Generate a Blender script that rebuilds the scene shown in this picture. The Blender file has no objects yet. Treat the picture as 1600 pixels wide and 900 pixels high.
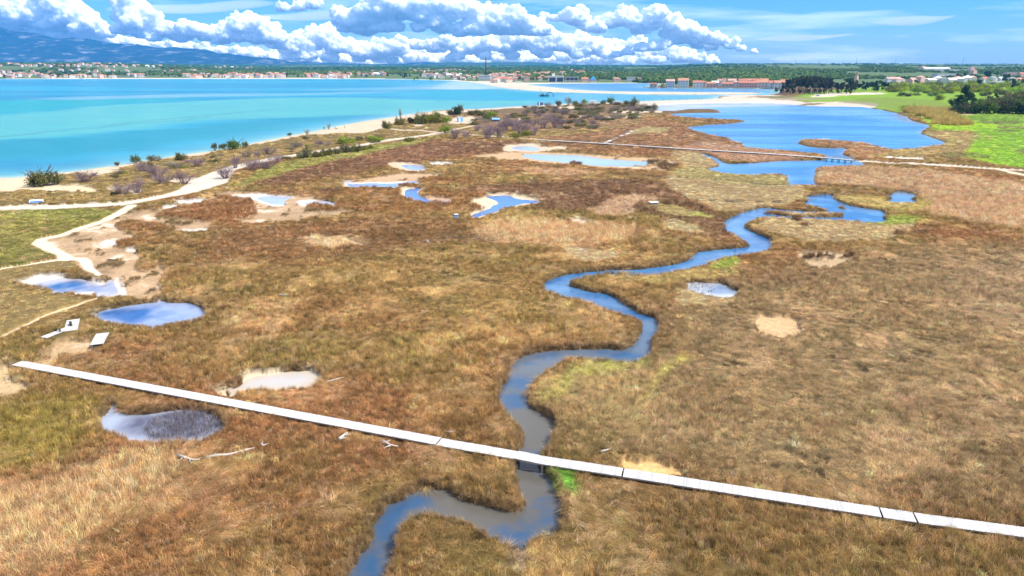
import bpy, bmesh, math, random
import numpy as np
from mathutils import Vector, Matrix
random.seed(7)
RNG = np.random.default_rng(11)
R = math.radians
SC = bpy.context.scene
COL = SC.collection

# ------------------------------------------------------------------ camera
CAM_H = 35.0
FOC = 1081.0                                  # focal length in pixels of the 1600 px wide photograph
PITCH = math.atan(349.0 / FOC)
cam_d = bpy.data.cameras.new('camera'); cam = bpy.data.objects.new('camera', cam_d); COL.objects.link(cam)
cam.location = (0, 0, CAM_H); cam.rotation_euler = (math.pi/2 - PITCH, 0, 0)
cam_d.sensor_width = 36.0; cam_d.lens = 36.0 * FOC / 1600.0
cam_d.clip_start = 0.5; cam_d.clip_end = 80000.0
SC.camera = cam

# ------------------------------------------------------------------ sky, sun, exposure
SUN_AZ = R(104)          # clockwise from the view direction (+Y) towards +X
SUN_EL = R(50)
world = bpy.data.worlds.new('World'); SC.world = world; world.use_nodes = True
wn = world.node_tree.nodes; wl = world.node_tree.links; wn.clear()
def wnode(t, **kw):
    n = wn.new(t)
    for k, v in kw.items(): setattr(n, k, v)
    return n
sky = wnode('ShaderNodeTexSky', sky_type='NISHITA', sun_disc=False, sun_elevation=SUN_EL, sun_rotation=SUN_AZ,
            altitude=50.0, air_density=1.0, dust_density=0.35, ozone_density=6.0)
bg = wnode('ShaderNodeBackground'); bg.inputs['Strength'].default_value = 0.085
wo = wnode('ShaderNodeOutputWorld')
hs = wnode('ShaderNodeHueSaturation'); hs.inputs['Saturation'].default_value = 1.22; hs.inputs['Value'].default_value = 1.1
wb = wnode('ShaderNodeMixRGB', blend_type='MULTIPLY'); wb.inputs['Fac'].default_value = 1.0; wb.inputs['Color2'].default_value = (.76, .89, 1.08, 1)
wl.new(sky.outputs[0], wb.inputs['Color1']); wl.new(wb.outputs[0], hs.inputs['Color'])
# thin high cloud: long veils of cirrus drawn on the sky by direction
tc = wnode('ShaderNodeTexCoord')
mp = wnode('ShaderNodeMapping'); mp.inputs['Scale'].default_value = (5.0, 5.0, 55.0)
wl.new(tc.outputs['Generated'], mp.inputs['Vector'])
nz = wnode('ShaderNodeTexNoise'); nz.inputs['Scale'].default_value = 1.0; nz.inputs['Detail'].default_value = 6; nz.inputs['Roughness'].default_value = 0.55
wl.new(mp.outputs[0], nz.inputs['Vector'])
cr = wnode('ShaderNodeValToRGB'); cr.color_ramp.elements[0].position = 0.47; cr.color_ramp.elements[1].position = 0.72
cr.color_ramp.elements[1].color = (0.62, 0.62, 0.62, 1)
wl.new(nz.outputs[0], cr.inputs[0])
mx = wnode('ShaderNodeMixRGB'); mx.inputs['Color2'].default_value = (11.5, 12.0, 12.5, 1)
wl.new(cr.outputs[0], mx.inputs['Fac']); wl.new(hs.outputs[0], mx.inputs['Color1'])
# broken fair-weather cloud overhead, above the frame: it shows in the still ponds
sx = wnode('ShaderNodeSeparateXYZ'); wl.new(tc.outputs['Generated'], sx.inputs[0])
mp2 = wnode('ShaderNodeMapping'); mp2.inputs['Scale'].default_value = (3.2, 3.2, 6.0); wl.new(tc.outputs['Generated'], mp2.inputs['Vector'])
nz2 = wnode('ShaderNodeTexNoise'); nz2.inputs['Scale'].default_value = 1.6; nz2.inputs['Detail'].default_value = 7; nz2.inputs['Roughness'].default_value = .55; wl.new(mp2.outputs[0], nz2.inputs['Vector'])
cr2 = wnode('ShaderNodeValToRGB'); cr2.color_ramp.elements[0].position = .47; cr2.color_ramp.elements[1].position = .60; wl.new(nz2.outputs[0], cr2.inputs[0])
el = wnode('ShaderNodeMapRange'); el.inputs['From Min'].default_value = .13; el.inputs['From Max'].default_value = .24; wl.new(sx.outputs[2], el.inputs['Value'])
ml = wnode('ShaderNodeMath', operation='MULTIPLY'); wl.new(cr2.outputs[0], ml.inputs[0]); wl.new(el.outputs[0], ml.inputs[1])
mx2 = wnode('ShaderNodeMixRGB'); mx2.inputs['Color2'].default_value = (10.5, 10.5, 10.8, 1); wl.new(ml.outputs[0], mx2.inputs['Fac']); wl.new(mx.outputs[0], mx2.inputs['Color1'])
wl.new(mx2.outputs[0], bg.inputs['Color']); wl.new(bg.outputs[0], wo.inputs['Surface'])

sun_d = bpy.data.lights.new('sun', 'SUN'); sun_d.energy = 4.2; sun_d.angle = R(0.53); sun_d.color = (1.0, 0.95, 0.87)
sun = bpy.data.objects.new('sun', sun_d); COL.objects.link(sun)
SUN_DIR = Vector((math.sin(SUN_AZ)*math.cos(SUN_EL), math.cos(SUN_AZ)*math.cos(SUN_EL), math.sin(SUN_EL)))
sun.rotation_euler = SUN_DIR.to_track_quat('Z', 'Y').to_euler(); sun.location = (0, 0, 200)

SC.view_settings.view_transform = 'Standard'; SC.view_settings.look = 'None'
SC.view_settings.exposure = 0.9; SC.view_settings.gamma = 1.0; SC.view_settings.use_curve_mapping = False
SC.render.engine = 'CYCLES'
SC.cycles.max_bounces = 8; SC.cycles.diffuse_bounces = 5; SC.cycles.glossy_bounces = 2; SC.cycles.transmission_bounces = 5
SC.cycles.volume_bounces = 1; SC.cycles.transparent_max_bounces = 12
SC.cycles.use_denoising = True; SC.cycles.denoiser = 'OPENIMAGEDENOISE'; SC.cycles.denoising_input_passes = 'RGB_ALBEDO_NORMAL'; SC.cycles.denoising_prefilter = 'ACCURATE'; SC.cycles.use_adaptive_sampling = False

# ------------------------------------------------------------------ pixel of the survey photograph -> place on the land
CP, SP = math.cos(PITCH), math.sin(PITCH)
def ray(px, py):
    dx = (px - 800.0) / FOC; dy = (450.0 - py) / FOC
    return np.array([dx, CP + dy*SP, -SP + dy*CP])
def at(px, py, z=0.0):
    r = ray(px, py); t = (z - CAM_H) / r[2]
    return Vector((r[0]*t, r[1]*t, z))
def at_dist(px, py, Y):
    r = ray(px, py); t = Y / r[1]
    return Vector((r[0]*t, Y, CAM_H + r[2]*t))
def wpoly(pts, z=0.0):
    return np.array([at(p[0], p[1], z)[:2] for p in pts])

# ------------------------------------------------------------------ numpy noise and masks
def _hash(ix, iy, seed):
    h = (ix.astype(np.int64)*374761393 + iy.astype(np.int64)*668265263 + seed*1442695041) & 0x7fffffff
    h = ((h ^ (h >> 13)) * 1274126177) & 0x7fffffff
    return ((h ^ (h >> 16)) & 0xffff) / 65535.0
def vnoise(x, y, seed=0):
    ix = np.floor(x); iy = np.floor(y); fx = x-ix; fy = y-iy
    fx = fx*fx*(3-2*fx); fy = fy*fy*(3-2*fy)
    a = _hash(ix, iy, seed); b = _hash(ix+1, iy, seed); c = _hash(ix, iy+1, seed); d = _hash(ix+1, iy+1, seed)
    return (a*(1-fx)+b*fx)*(1-fy) + (c*(1-fx)+d*fx)*fy
def fbm(x, y, seed=0, octv=4, rough=0.5):
    s = 0; a = 1; t = 0
    for o in range(octv):
        s = s + a*vnoise(x*2**o + o*17.3, y*2**o - o*9.1, seed+o*13); t += a; a *= rough
    return s/t
def sstep(a, b, x):
    t = np.clip((x-a)/(b-a), 0, 1); return t*t*(3-2*t)
def chaikin(P, n=2, closed=True):
    P = np.asarray(P, float)
    for _ in range(n):
        Q = np.roll(P, -1, 0) if closed else P[1:]
        A = P if closed else P[:-1]
        out = np.empty((len(A)*2, 2)); out[0::2] = A*.75+Q*.25; out[1::2] = A*.25+Q*.75
        P = out if closed else np.vstack([P[:1], out, P[-1:]])
    return P
FAR = 1e4
def sd_poly(P, X, Y, margin=30.0):
    """signed distance, negative inside; FAR beyond the margin"""
    out = np.full(X.shape, FAR)
    lo = P.min(0)-margin; hi = P.max(0)+margin
    sel = (X > lo[0]) & (X < hi[0]) & (Y > lo[1]) & (Y < hi[1])
    if not sel.any(): return out
    x = X[sel]; y = Y[sel]
    d2 = np.full(x.shape, 1e12); ins = np.zeros(x.shape, bool)
    n = len(P)
    for i in range(n):
        ax, ay = P[i]; bx, by = P[(i+1) % n]
        ex, ey = bx-ax, by-ay; L = ex*ex+ey*ey+1e-12
        t = np.clip(((x-ax)*ex+(y-ay)*ey)/L, 0, 1)
        qx = x-ax-t*ex; qy = y-ay-t*ey
        np.minimum(d2, qx*qx+qy*qy, out=d2)
        if ay != by:
            c = (ay > y) != (by > y)
            ins ^= c & (x < ex*(y-ay)/(by-ay)+ax)
    d = np.sqrt(d2); out[sel] = np.where(ins, -d, d)
    return out
def sd_line(P, X, Y, margin=30.0):
    """distance to an open polyline minus its half width; P rows x, y, half width"""
    out = np.full(X.shape, FAR)
    lo = P[:, :2].min(0)-margin; hi = P[:, :2].max(0)+margin
    sel = (X > lo[0]) & (X < hi[0]) & (Y > lo[1]) & (Y < hi[1])
    if not sel.any(): return out
    x = X[sel]; y = Y[sel]; d = np.full(x.shape, FAR)
    for i in range(len(P)-1):
        ax, ay, aw = P[i]; bx, by, bw = P[i+1]
        ex, ey = bx-ax, by-ay; L = ex*ex+ey*ey+1e-12
        t = np.clip(((x-ax)*ex+(y-ay)*ey)/L, 0, 1)
        qx = x-ax-t*ex; qy = y-ay-t*ey
        np.minimum(d, np.sqrt(qx*qx+qy*qy)-(aw+t*(bw-aw)), out=d)
    out[sel] = d
    return out

# ------------------------------------------------------------------ object helpers
def tag(o, label=None, cat=None, group=None, kind=None):
    if label: o['label'] = label
    if cat: o['category'] = cat
    if group: o['group'] = group
    if kind: o['kind'] = kind
    return o
def link(name, me, mat=None, parent=None):
    o = bpy.data.objects.new(name, me); COL.objects.link(o)
    if mat is not None and me is not None:
        for m in (mat if isinstance(mat, (list, tuple)) else [mat]): me.materials.append(m)
    if parent is not None: o.parent = parent
    return o
def empty(name, loc, rz=0.0):
    o = bpy.data.objects.new(name, None); COL.objects.link(o); o.location = loc; o.rotation_euler = (0, 0, rz); o.empty_display_size = 0.3
    return o
def mesh_np(name, V, F, smooth=False, cols=None, mats=None):
    """V (n,3); F list of (m,k) index arrays; cols per-vertex rgb"""
    me = bpy.data.meshes.new(name)
    V = np.ascontiguousarray(V, np.float32)
    if isinstance(F, np.ndarray): F = [F]
    me.vertices.add(len(V)); me.vertices.foreach_set('co', V.ravel())
    li = np.concatenate([f.ravel() for f in F]).astype(np.int32)
    tot = np.concatenate([np.full(len(f), f.shape[1], np.int32) for f in F])
    st = np.concatenate([[0], np.cumsum(tot)[:-1]]).astype(np.int32)
    me.loops.add(len(li)); me.loops.foreach_set('vertex_index', li)
    me.polygons.add(len(tot)); me.polygons.foreach_set('loop_start', st); me.polygons.foreach_set('loop_total', tot)
    if smooth: me.polygons.foreach_set('use_smooth', np.ones(len(tot), bool))
    if mats is not None: me.polygons.foreach_set('material_index', np.asarray(mats, np.int32))
    if cols is not None:
        c = np.ones((len(V), 4), np.float32); c[:, :3] = cols
        a = me.color_attributes.new('tint', 'FLOAT_COLOR', 'POINT'); a.data.foreach_set('color', c.ravel())
    me.update(calc_edges=True); me.validate()
    return me
class MB:
    """collects boxes, tubes and loose faces; build() links them as one mesh object"""
    def __init__(s): s.v = []; s.f = []; s.m = []
    def add(s, V, F, mi=0):
        b = len(s.v); s.v += [tuple(p) for p in V]; s.f += [tuple(i+b for i in f) for f in F]; s.m += [mi]*len(F); return s
    def box(s, c, d, rz=0.0, mi=0, taper=1.0):
        x, y, z = d[0]/2, d[1]/2, d[2]/2; cs, sn = math.cos(rz), math.sin(rz); V = []
        for dz, k in ((-z, 1.0), (z, taper)):
            for dx, dy in ((-x, -y), (x, -y), (x, y), (-x, y)):
                dx *= k; dy *= k
                V.append((c[0]+dx*cs-dy*sn, c[1]+dx*sn+dy*cs, c[2]+dz))
        return s.add(V, [(3,2,1,0),(4,5,6,7),(0,1,5,4),(1,2,6,5),(2,3,7,6),(3,0,4,7)], mi)
    def tube(s, pts, rad, n=8, mi=0):
        pts = [Vector(p) for p in pts]
        rad = rad if isinstance(rad, (list, tuple)) else [rad]*len(pts)
        V = []; F = []
        for i, p in enumerate(pts):
            t = (pts[min(i+1, len(pts)-1)]-pts[max(i-1, 0)]).normalized()
            u = t.cross(Vector((0, 0, 1)) if abs(t.z) < .9 else Vector((1, 0, 0))).normalized(); w = t.cross(u)
            for k in range(n):
                a = 2*math.pi*k/n; V.append(p+(u*math.cos(a)+w*math.sin(a))*rad[i])
        for i in range(len(pts)-1):
            for k in range(n): F.append((i*n+k, i*n+(k+1) % n, (i+1)*n+(k+1) % n, (i+1)*n+k))
        F.append(tuple(range(n))[::-1]); F.append(tuple((len(pts)-1)*n+k for k in range(n)))
        return s.add(V, F, mi)
    def mesh(s, name, smooth=False):
        me = bpy.data.meshes.new(name); me.from_pydata(s.v, [], s.f); me.update()
        me.polygons.foreach_set('material_index', np.array(s.m, np.int32))
        bm = bmesh.new(); bm.from_mesh(me); bmesh.ops.recalc_face_normals(bm, faces=bm.faces); bm.to_mesh(me); bm.free()
        if smooth: me.polygons.foreach_set('use_smooth', np.ones(len(me.polygons), bool))
        return me
    def build(s, name, mat, parent=None, smooth=False):
        return link(name, s.mesh(name, smooth), mat, parent)
# ------------------------------------------------------------------ materials
def new_mat(name):
    m = bpy.data.materials.new(name); m.use_nodes = True
    nt = m.node_tree; b = nt.nodes['Principled BSDF']
    return m, nt, b
def simple(name, col, rough=0.8, spec=0.3, var=0.12, scale=4.0, metallic=0.0, bump=0.0):
    m, nt, b = new_mat(name)
    b.inputs['Roughness'].default_value = rough; b.inputs['Specular IOR Level'].default_value = spec; b.inputs['Metallic'].default_value = metallic
    t = nt.nodes.new('ShaderNodeTexCoord'); n = nt.nodes.new('ShaderNodeTexNoise'); n.inputs['Scale'].default_value = scale; n.inputs['Detail'].default_value = 5
    r = nt.nodes.new('ShaderNodeValToRGB')
    r.color_ramp.elements[0].color = tuple(c*(1-var) for c in col[:3])+(1,); r.color_ramp.elements[1].color = tuple(min(1, c*(1+var)) for c in col[:3])+(1,)
    r.color_ramp.elements[0].position = .3; r.color_ramp.elements[1].position = .7
    nt.links.new(t.outputs['Object'], n.inputs['Vector']); nt.links.new(n.outputs[0], r.inputs[0]); nt.links.new(r.outputs[0], b.inputs['Base Color'])
    if bump:
        bp = nt.nodes.new('ShaderNodeBump'); bp.inputs['Strength'].default_value = bump; nt.links.new(n.outputs[0], bp.inputs['Height']); nt.links.new(bp.outputs[0], b.inputs['Normal'])
    return m
def foliage_mat(name, col, var=0.35, transl=0.35, hue=0.02):
    m, nt, b = new_mat(name); nt.nodes.remove(b)
    out = nt.nodes['Material Output']
    oi = nt.nodes.new('ShaderNodeObjectInfo'); at_ = nt.nodes.new('ShaderNodeAttribute'); at_.attribute_name = 'tint'
    h = nt.nodes.new('ShaderNodeHueSaturation'); h.inputs['Color'].default_value = (*col, 1)
    mr = nt.nodes.new('ShaderNodeMapRange'); mr.inputs['To Min'].default_value = 1-var; mr.inputs['To Max'].default_value = 1+var
    nt.links.new(oi.outputs['Random'], mr.inputs['Value']); nt.links.new(mr.outputs[0], h.inputs['Value'])
    mh = nt.nodes.new('ShaderNodeMapRange'); mh.inputs['To Min'].default_value = .5-hue; mh.inputs['To Max'].default_value = .5+hue
    nt.links.new(oi.outputs['Random'], mh.inputs['Value']); nt.links.new(mh.outputs[0], h.inputs['Hue'])
    mul = nt.nodes.new('ShaderNodeMixRGB'); mul.blend_type = 'MULTIPLY'; mul.inputs['Fac'].default_value = 1
    nt.links.new(h.outputs[0], mul.inputs['Color1']); nt.links.new(at_.outputs['Color'], mul.inputs['Color2'])
    d = nt.nodes.new('ShaderNodeBsdfDiffuse'); t = nt.nodes.new('ShaderNodeBsdfTranslucent'); mx = nt.nodes.new('ShaderNodeMixShader'); mx.inputs[0].default_value = transl
    nt.links.new(mul.outputs[0], d.inputs[0]); nt.links.new(mul.outputs[0], t.inputs[0])
    nt.links.new(d.outputs[0], mx.inputs[1]); nt.links.new(t.outputs[0], mx.inputs[2]); nt.links.new(mx.outputs[0], out.inputs['Surface'])
    return m
# ================================================================== THE LIE OF THE LAND
W = {}   # water outlines (waterline in survey pixels)
W['sea'] = [(-700,290),(0,279),(30,276.5),(60,273.5),(100,270),(150,264),(200,256.5),(250,248),(300,240.5),(340,234.5),(400,223),(450,213),(490,206),(530,196.5),(560,191.5),(600,185),(640,179),(680,173.5),(720,171),(760,170),(800,167),(830,165.5),(870,163.5),(900,161.5),(930,160.5),(985,159.5),(1010,158),(1050,156.7),(1100,155.3),(1119,154),(1127,150.5),(1140,148.6),(1170,148),(1200,149),(1214,147),(1222,143),(1214,139.5),(1200,138.5),(1100,138),(1020,137.5),(1008,135.5),(1030,133.5),(1035,130.5),(1000,130),(900,130.2),(830,131.2),(822,132.5),(850,135),(900,141),(960,143),(1000,143.4),(1060,144),(1130,144.4),(1180,144.6),(1190,145.6),(1175,147.3),(1100,148.2),(1040,148),(1000,147.4),(920,145.2),(860,143.8),(830,141.5),(800,139),(785,137),(765,133.5),(750,130.5),(735,128.3),(700,125.6),(640,123.9),(560,123.2),(300,123),(0,123.4),(-400,123.2),(-900,123.5)]
W['lagoon'] = [(1026,165.5),(1060,162.5),(1120,161.6),(1200,161.2),(1238,163.5),(1262,166.3),(1340,167),(1362,169),(1380,172.5),(1410,178),(1416,187),(1436,192),(1452,196.5),(1444,203),(1434,207.5),(1450,214),(1474,221),(1482,225.5),(1470,228.5),(1450,229.5),(1425,235),(1407,232),(1400,237),(1385,234),(1370,229),(1350,226),(1325,222),(1290,219.5),(1252,219.5),(1252,226),(1270,230),(1300,232),(1315,231),(1324,234),(1311,241),(1328,245),(1332,250),(1350,254),(1356,258.5),(1355,262),(1310,262),(1280,263),(1274,266),(1276,272),(1272,280),(1274,287),(1278,291),(1262,292),(1240,290),(1229,286),(1235,279),(1225,274.5),(1200,275),(1160,274.5),(1125,272),(1108,267),(1108,263),(1125,259.5),(1117,254),(1112,248),(1098,243),(1097,240.5),(1110,242.5),(1122,248),(1133,256),(1150,255.7),(1200,252.5),(1260,251.2),(1289,250),(1288,243),(1237,238.5),(1200,236),(1175,232),(1160,228),(1157,224),(1140,221),(1137,216),(1112,212),(1090,206),(1079,201),(1076,199),(1100,196),(1137,193),(1169,189.5),(1138,187.5),(1100,186),(1075,184),(1050,180.5),(1040,178.3),(1100,176.3),(1136,175.5),(1112,171),(1082,171),(1042,174.5),(1024,172)]
W['creek'] = [(1258,308),(1275,304),(1292,303.6),(1301,305),(1299,309),(1304,313),(1320,319),(1350,326),(1375,329),(1384,334),(1383,340),(1370,342.5),(1340,341.5),(1325,338),(1300,337),(1265,335.5),(1230,334.5),(1200,332.5),(1180,336),(1165,343),(1158,350),(1165,357),(1185,367),(1200,374),(1209,381),(1205,387),(1180,392),(1145,396),(1122,400),(1110,408),(1090,416),(1060,422.5),(1040,426),(990,427),(950,428),(915,431.5),(893,436),(884,445),(900,450),(920,455),(945,458),(962,466),(980,480),(1000,490),(1020,494),(1029,500),(1033,511),(1025,521),(1018,531),(1023,545),(1018,553),(1000,561),(980,564),(945,561),(920,559),(890,557),(872,564),(858,575),(840,590),(828,606),(824,622),(832,635),(850,648),(866,656),(868,672),(862,685),(850,700),(842,715),(845,735),(860,751),(873,768),(881,786),(882,800),(875,815),(850,835),(815,850),(795,845),(775,835),(750,822),(720,811),(690,801),(660,796),(640,806),(622,826),(612,851),(606,880),(602,900),(590,960),(530,960),(552,900),(555,885),(562,870),(575,855),(585,840),(582,825),(590,805),(605,790),(620,784),(640,775),(660,768),(680,765),(700,768),(715,775),(735,785),(755,788),(780,796),(800,800),(818,795),(822,780),(810,760),(806,745),(808,728),(812,705),(820,690),(818,670),(805,655),(790,640),(781,628),(782,615),(790,600),(798,586),(798,572),(808,562),(830,553),(855,549),(890,546),(920,545),(950,545),(970,547),(985,538),(1000,522),(1003,510),(1002,500),(985,493),(960,488),(940,480),(922,470),(900,466),(870,460),(852,452),(848,446),(855,438),(870,432),(895,427),(935,423),(980,421),(1020,418.5),(1060,414),(1078,408),(1085,401),(1095,394),(1120,389.5),(1150,387.5),(1172,384.5),(1174,380),(1165,373),(1145,362),(1125,352),(1130,346),(1142,339),(1160,331.5),(1185,324),(1200,326.5),(1240,330),(1290,330.5),(1318,331),(1324,327),(1316,325),(1288,320.5),(1263,315)]
W['meander_pool'] = [(1376,308.5),(1390,305),(1394,299),(1410,298.6),(1425,303.5),(1435,308),(1425,311.5),(1390,310.5)]
W['ditch'] = [(1272,290),(1300,291.5),(1350,294),(1396,298),(1396,300),(1350,296),(1300,293.5),(1270,292)]
W['salt_pond'] = [(48,444),(75,438),(95,433.5),(105,435),(130,438),(150,444),(158,447),(172,441),(176,434),(181,444),(188,456),(186,462),(165,463),(150,467),(148,461),(150,457),(125,458),(95,458),(70,454)]
W['blue_pond'] = [(150,492),(157,487),(180,483),(210,477),(240,474),(258,470.5),(265,473.5),(285,473),(300,473.5),(315,480),(325,490),(321,495),(300,500),(270,506),(245,511),(232,514),(222,509),(205,509),(185,505),(170,502),(155,502)]
W['reedy_pond'] = [(176,627),(181,637),(190,646),(210,648),(232,649),(270,643),(300,640.5),(320,643),(340,650),(355,664),(345,673),(320,685),(290,689),(250,690),(220,690),(190,683),(165,673),(153,663),(156,655),(170,645)]
W['milky_pond'] = [(350,612),(360,606),(368,607),(374,600),(386,592),(402,588),(430,584),(460,581),(482,580),(498,583),(504,592),(495,600),(470,607),(440,608),(415,606),(390,607),(365,615)]
W['reed_pool'] = [(1070,446),(1078,442),(1100,442),(1115,441),(1135,444),(1155,457),(1150,460.5),(1120,461.5),(1105,458),(1085,452)]
W['long_pond'] = [(815,242),(832,241),(860,242),(892,242),(917,244.5),(940,248),(962,250),(985,252),(1000,251.5),(1018,252.5),(1012,257.5),(980,260),(950,260),(907,256.5),(860,252),(830,248)]
W['far_pool'] = [(800,232),(806,229),(822,228.5),(836,230),(848,235),(820,235.5)]
W['pan_pool'] = [(539,286),(550,288),(580,287),(610,288),(626,286),(645,283),(652,284),(640,287),(623,290.5),(615,293.5),(596,294),(585,297),(570,294.5),(550,294.5)]
W['elbow_pool'] = [(628,298),(646,294),(661,294),(650,298),(650,305),(665,310),(671,314.5),(718,316),(700,319.5),(670,321.5),(650,317),(630,310)]
W['hook_pool'] = [(752,307),(770,307.5),(790,305.5),(801,306),(802,309.5),(812,312),(845,314),(842,317.5),(820,317.5),(807,320.5),(803,325),(787,327.5),(762,335.5),(744,341.5),(739,337),(767,327),(770,321),(784,320),(780,314)]
W['small_pool'] = [(622,259),(637,257),(662,259.5),(666,265),(640,265.5),(629,262)]
W['pan_water'] = [(400,309),(415,307),(440,307.5),(463,308.5),(450,311),(438,313.5),(447,320),(430,320.5),(414,315)]
W['pan_water_b'] = [(474,318),(490,314.5),(520,315),(526,323),(522,326),(500,323),(482,321)]
WSM = {k: chaikin(wpoly(v), 2) for k, v in W.items()}
SHIFTED = ('creek', 'meander_pool', 'blue_pond', 'reedy_pond', 'milky_pond', 'reed_pool')

def water_sd(X, Y):
    d = np.hypot(X, Y)
    a = np.clip(d*0.0075, 0.5, 4.0)
    xw = X + a*(fbm(X/(a*4), Y/(a*4), 3, 3)-.5)*2.2; yw = Y + a*(fbm(X/(a*4), Y/(a*4), 9, 3)-.5)*2.2
    s = np.full(X.shape, FAR)
    for k, P in WSM.items():
        np.minimum(s, sd_poly(P, xw, yw, 60 if k in ('sea', 'lagoon') else 25), out=s)
        if k in SHIFTED:                                   # room for the grass that leans over the near bank
            sc = CAM_H/(CAM_H-0.75-.75*sstep(100, 200, d)); np.minimum(s, sd_poly(P, xw*sc, yw*sc, 12), out=s)
    return s

# ---- colours and cover
BROWN = (.215,.108,.042); OLIVE = (.19,.132,.04); STRAW = (.46,.30,.125); FLAT = (.41,.275,.155); SAND = (.54,.435,.305); WHITE = (.60,.555,.50)
MEADOW = (.27,.44,.022); BRIGHT = (.195,.34,.026); RTAN = (.345,.245,.115); DRAB = (.22,.155,.074); DARK = (.115,.068,.022); REDB = (.20,.10,.045)
PAINT = []
def paint(pts, col, soft=1.0, veg=None, h=None, kind=None, amt=1.0, warp=1.0, sm=2):
    PAINT.append((chaikin(wpoly(pts), sm), col, soft, veg, h, kind, amt, warp))
# far country first
paint([(-900,125),(-900,101.3),(2500,101.3),(2500,150),(1500,138),(1210,136),(1000,134),(760,134)], (.10,.145,.045), 20, .0, .5, 3, 1, 3)
# broad washes of cover over the marsh
paint([(-200,700),(0,630),(150,620),(160,660),(150,690),(60,740),(-200,800)], (.215,.17,.035), 4, 1, .75, 0, .8)
paint([(930,780),(1100,760),(1400,820),(1700,850),(1900,1000),(900,1000),(860,870)], (.19,.135,.045), 6, 1, .7, 0, .7)
paint([(1040,470),(1200,420),(1400,390),(1700,380),(2200,500),(2200,860),(1600,825),(1200,770),(1000,735),(900,700),(850,640),(900,570),(1020,560)], DRAB, 8, 1, .6, 1, .85)
paint([(1440,430),(1560,400),(1700,410),(1700,560),(1560,540),(1480,480)], (.28,.20,.11), 8, 1, .6, 1, .6)
paint([(860,600),(900,575),(1000,590),(1030,640),(980,700),(880,690),(850,650)], (.285,.205,.085), 4, 1, .55, 1, .8)
paint([(690,300),(800,290),(1000,280),(1060,300),(1130,345),(1180,372),(1110,388),(1060,350),(980,330),(850,335),(760,320)], (.145,.078,.042), 5, 1, .7, 0, .85)
paint([(270,420),(300,370),(500,345),(740,345),(760,380),(600,400),(420,410)], (.18,.095,.038), 6, 1, .65, 0, .8)
paint([(840,222),(1000,228),(1080,236),(1040,246),(980,244),(900,240),(860,232)], REDB, 2, 1, .6, 0, .7)
paint([(440,255),(640,222),(840,222),(800,240),(640,255),(520,280),(380,300)], (.165,.084,.045), 5, 1, .6, 0, .85)
paint([(1070,196),(1010,184),(960,206),(850,215),(840,220),(1040,232),(1160,230),(1130,214)], (.235,.125,.06), 2, .85, .5, 0, .8)
# land behind the beach: rough dune grass
paint([(-400,345),(0,323),(130,319),(230,310),(300,294),(335,273),(380,256),(460,241),(560,226),(640,213),(690,207),(760,216),(840,217),(960,206),(1010,192),(1030,172),(1000,158),(800,162),(640,174),(490,200),(340,228),(100,264),(-400,290)], (.235,.165,.055), 1.5, .75, .45, 1)
paint([(740,200),(860,208),(990,200),(1020,175),(985,160),(860,163),(760,172),(690,185)], (.24,.15,.075), 4, .85, .5, 1, .8)
paint([(-400,335),(190,327),(181,336),(120,358),(62,373),(62,386),(93,400),(80,407),(0,419),(-400,455)], (.185,.165,.04), 1.0, 1, .45, 1)
paint([(-300,440),(0,423),(80,410),(110,408),(130,420),(60,432),(20,440),(15,450),(60,462),(145,470),(140,480),(60,500),(0,530),(-300,600)], (.27,.19,.07), .8, .55, .25, 3)
paint([(350,302),(420,265),(470,249),(560,233),(640,222),(690,214),(650,226),(580,242),(500,258),(440,276),(395,290)], (.235,.235,.05), 2, .9, .4, 1, .8)
paint([(180,330),(0,332),(0,345),(120,350)], (.19,.20,.04), 2, 1, .4, 1, .6)
# bare sand along the water
paint([(-400,300),(0,284),(60,277),(130,269),(200,260),(250,251.5),(340,237),(400,226.5),(470,213),(492,209.5),(540,208.5),(575,208),(598,202),(612,193),(640,184),(690,178),(740,174),(800,169.5),(870,165.5),(930,162.5),(990,161),(1000,155),(600,178),(400,215),(100,262),(-400,282)], (.52,.42,.295), .8, 0, 0, 3)
paint([(-100,305),(0,281),(30,278),(62,283),(100,290),(130,294),(150,299),(90,302),(40,296),(0,300)], (.62,.49,.31), .8, .05, .2, 1)
for q in ([(150,293),(185,292),(210,295),(170,297)],[(200,298),(222,296),(235,301),(210,303)],[(112,270),(180,263),(178,268),(120,276)],[(260,285),(296,276),(312,281),(300,287)],[(690,175),(705,172),(708,180),(700,182)],[(712,185),(745,181),(758,188),(738,193),(715,193)],[(690,186),(722,190),(735,194),(700,193)],[(640,193),(668,192),(665,196),(645,197)],[(752,178),(758,174),(764,177),(757,181)],[(865,168),(890,166),(905,168),(880,171)],[(945,183),(1000,181),(1010,184),(960,185)],[(880,182),(940,181),(960,183),(900,184)],[(955,175),(1010,171),(1024,173),(1015,178),(975,177)],[(555,186),(560,190),(550,191)]):
    paint(q, SAND, .8, .05, .2, 3)
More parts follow.
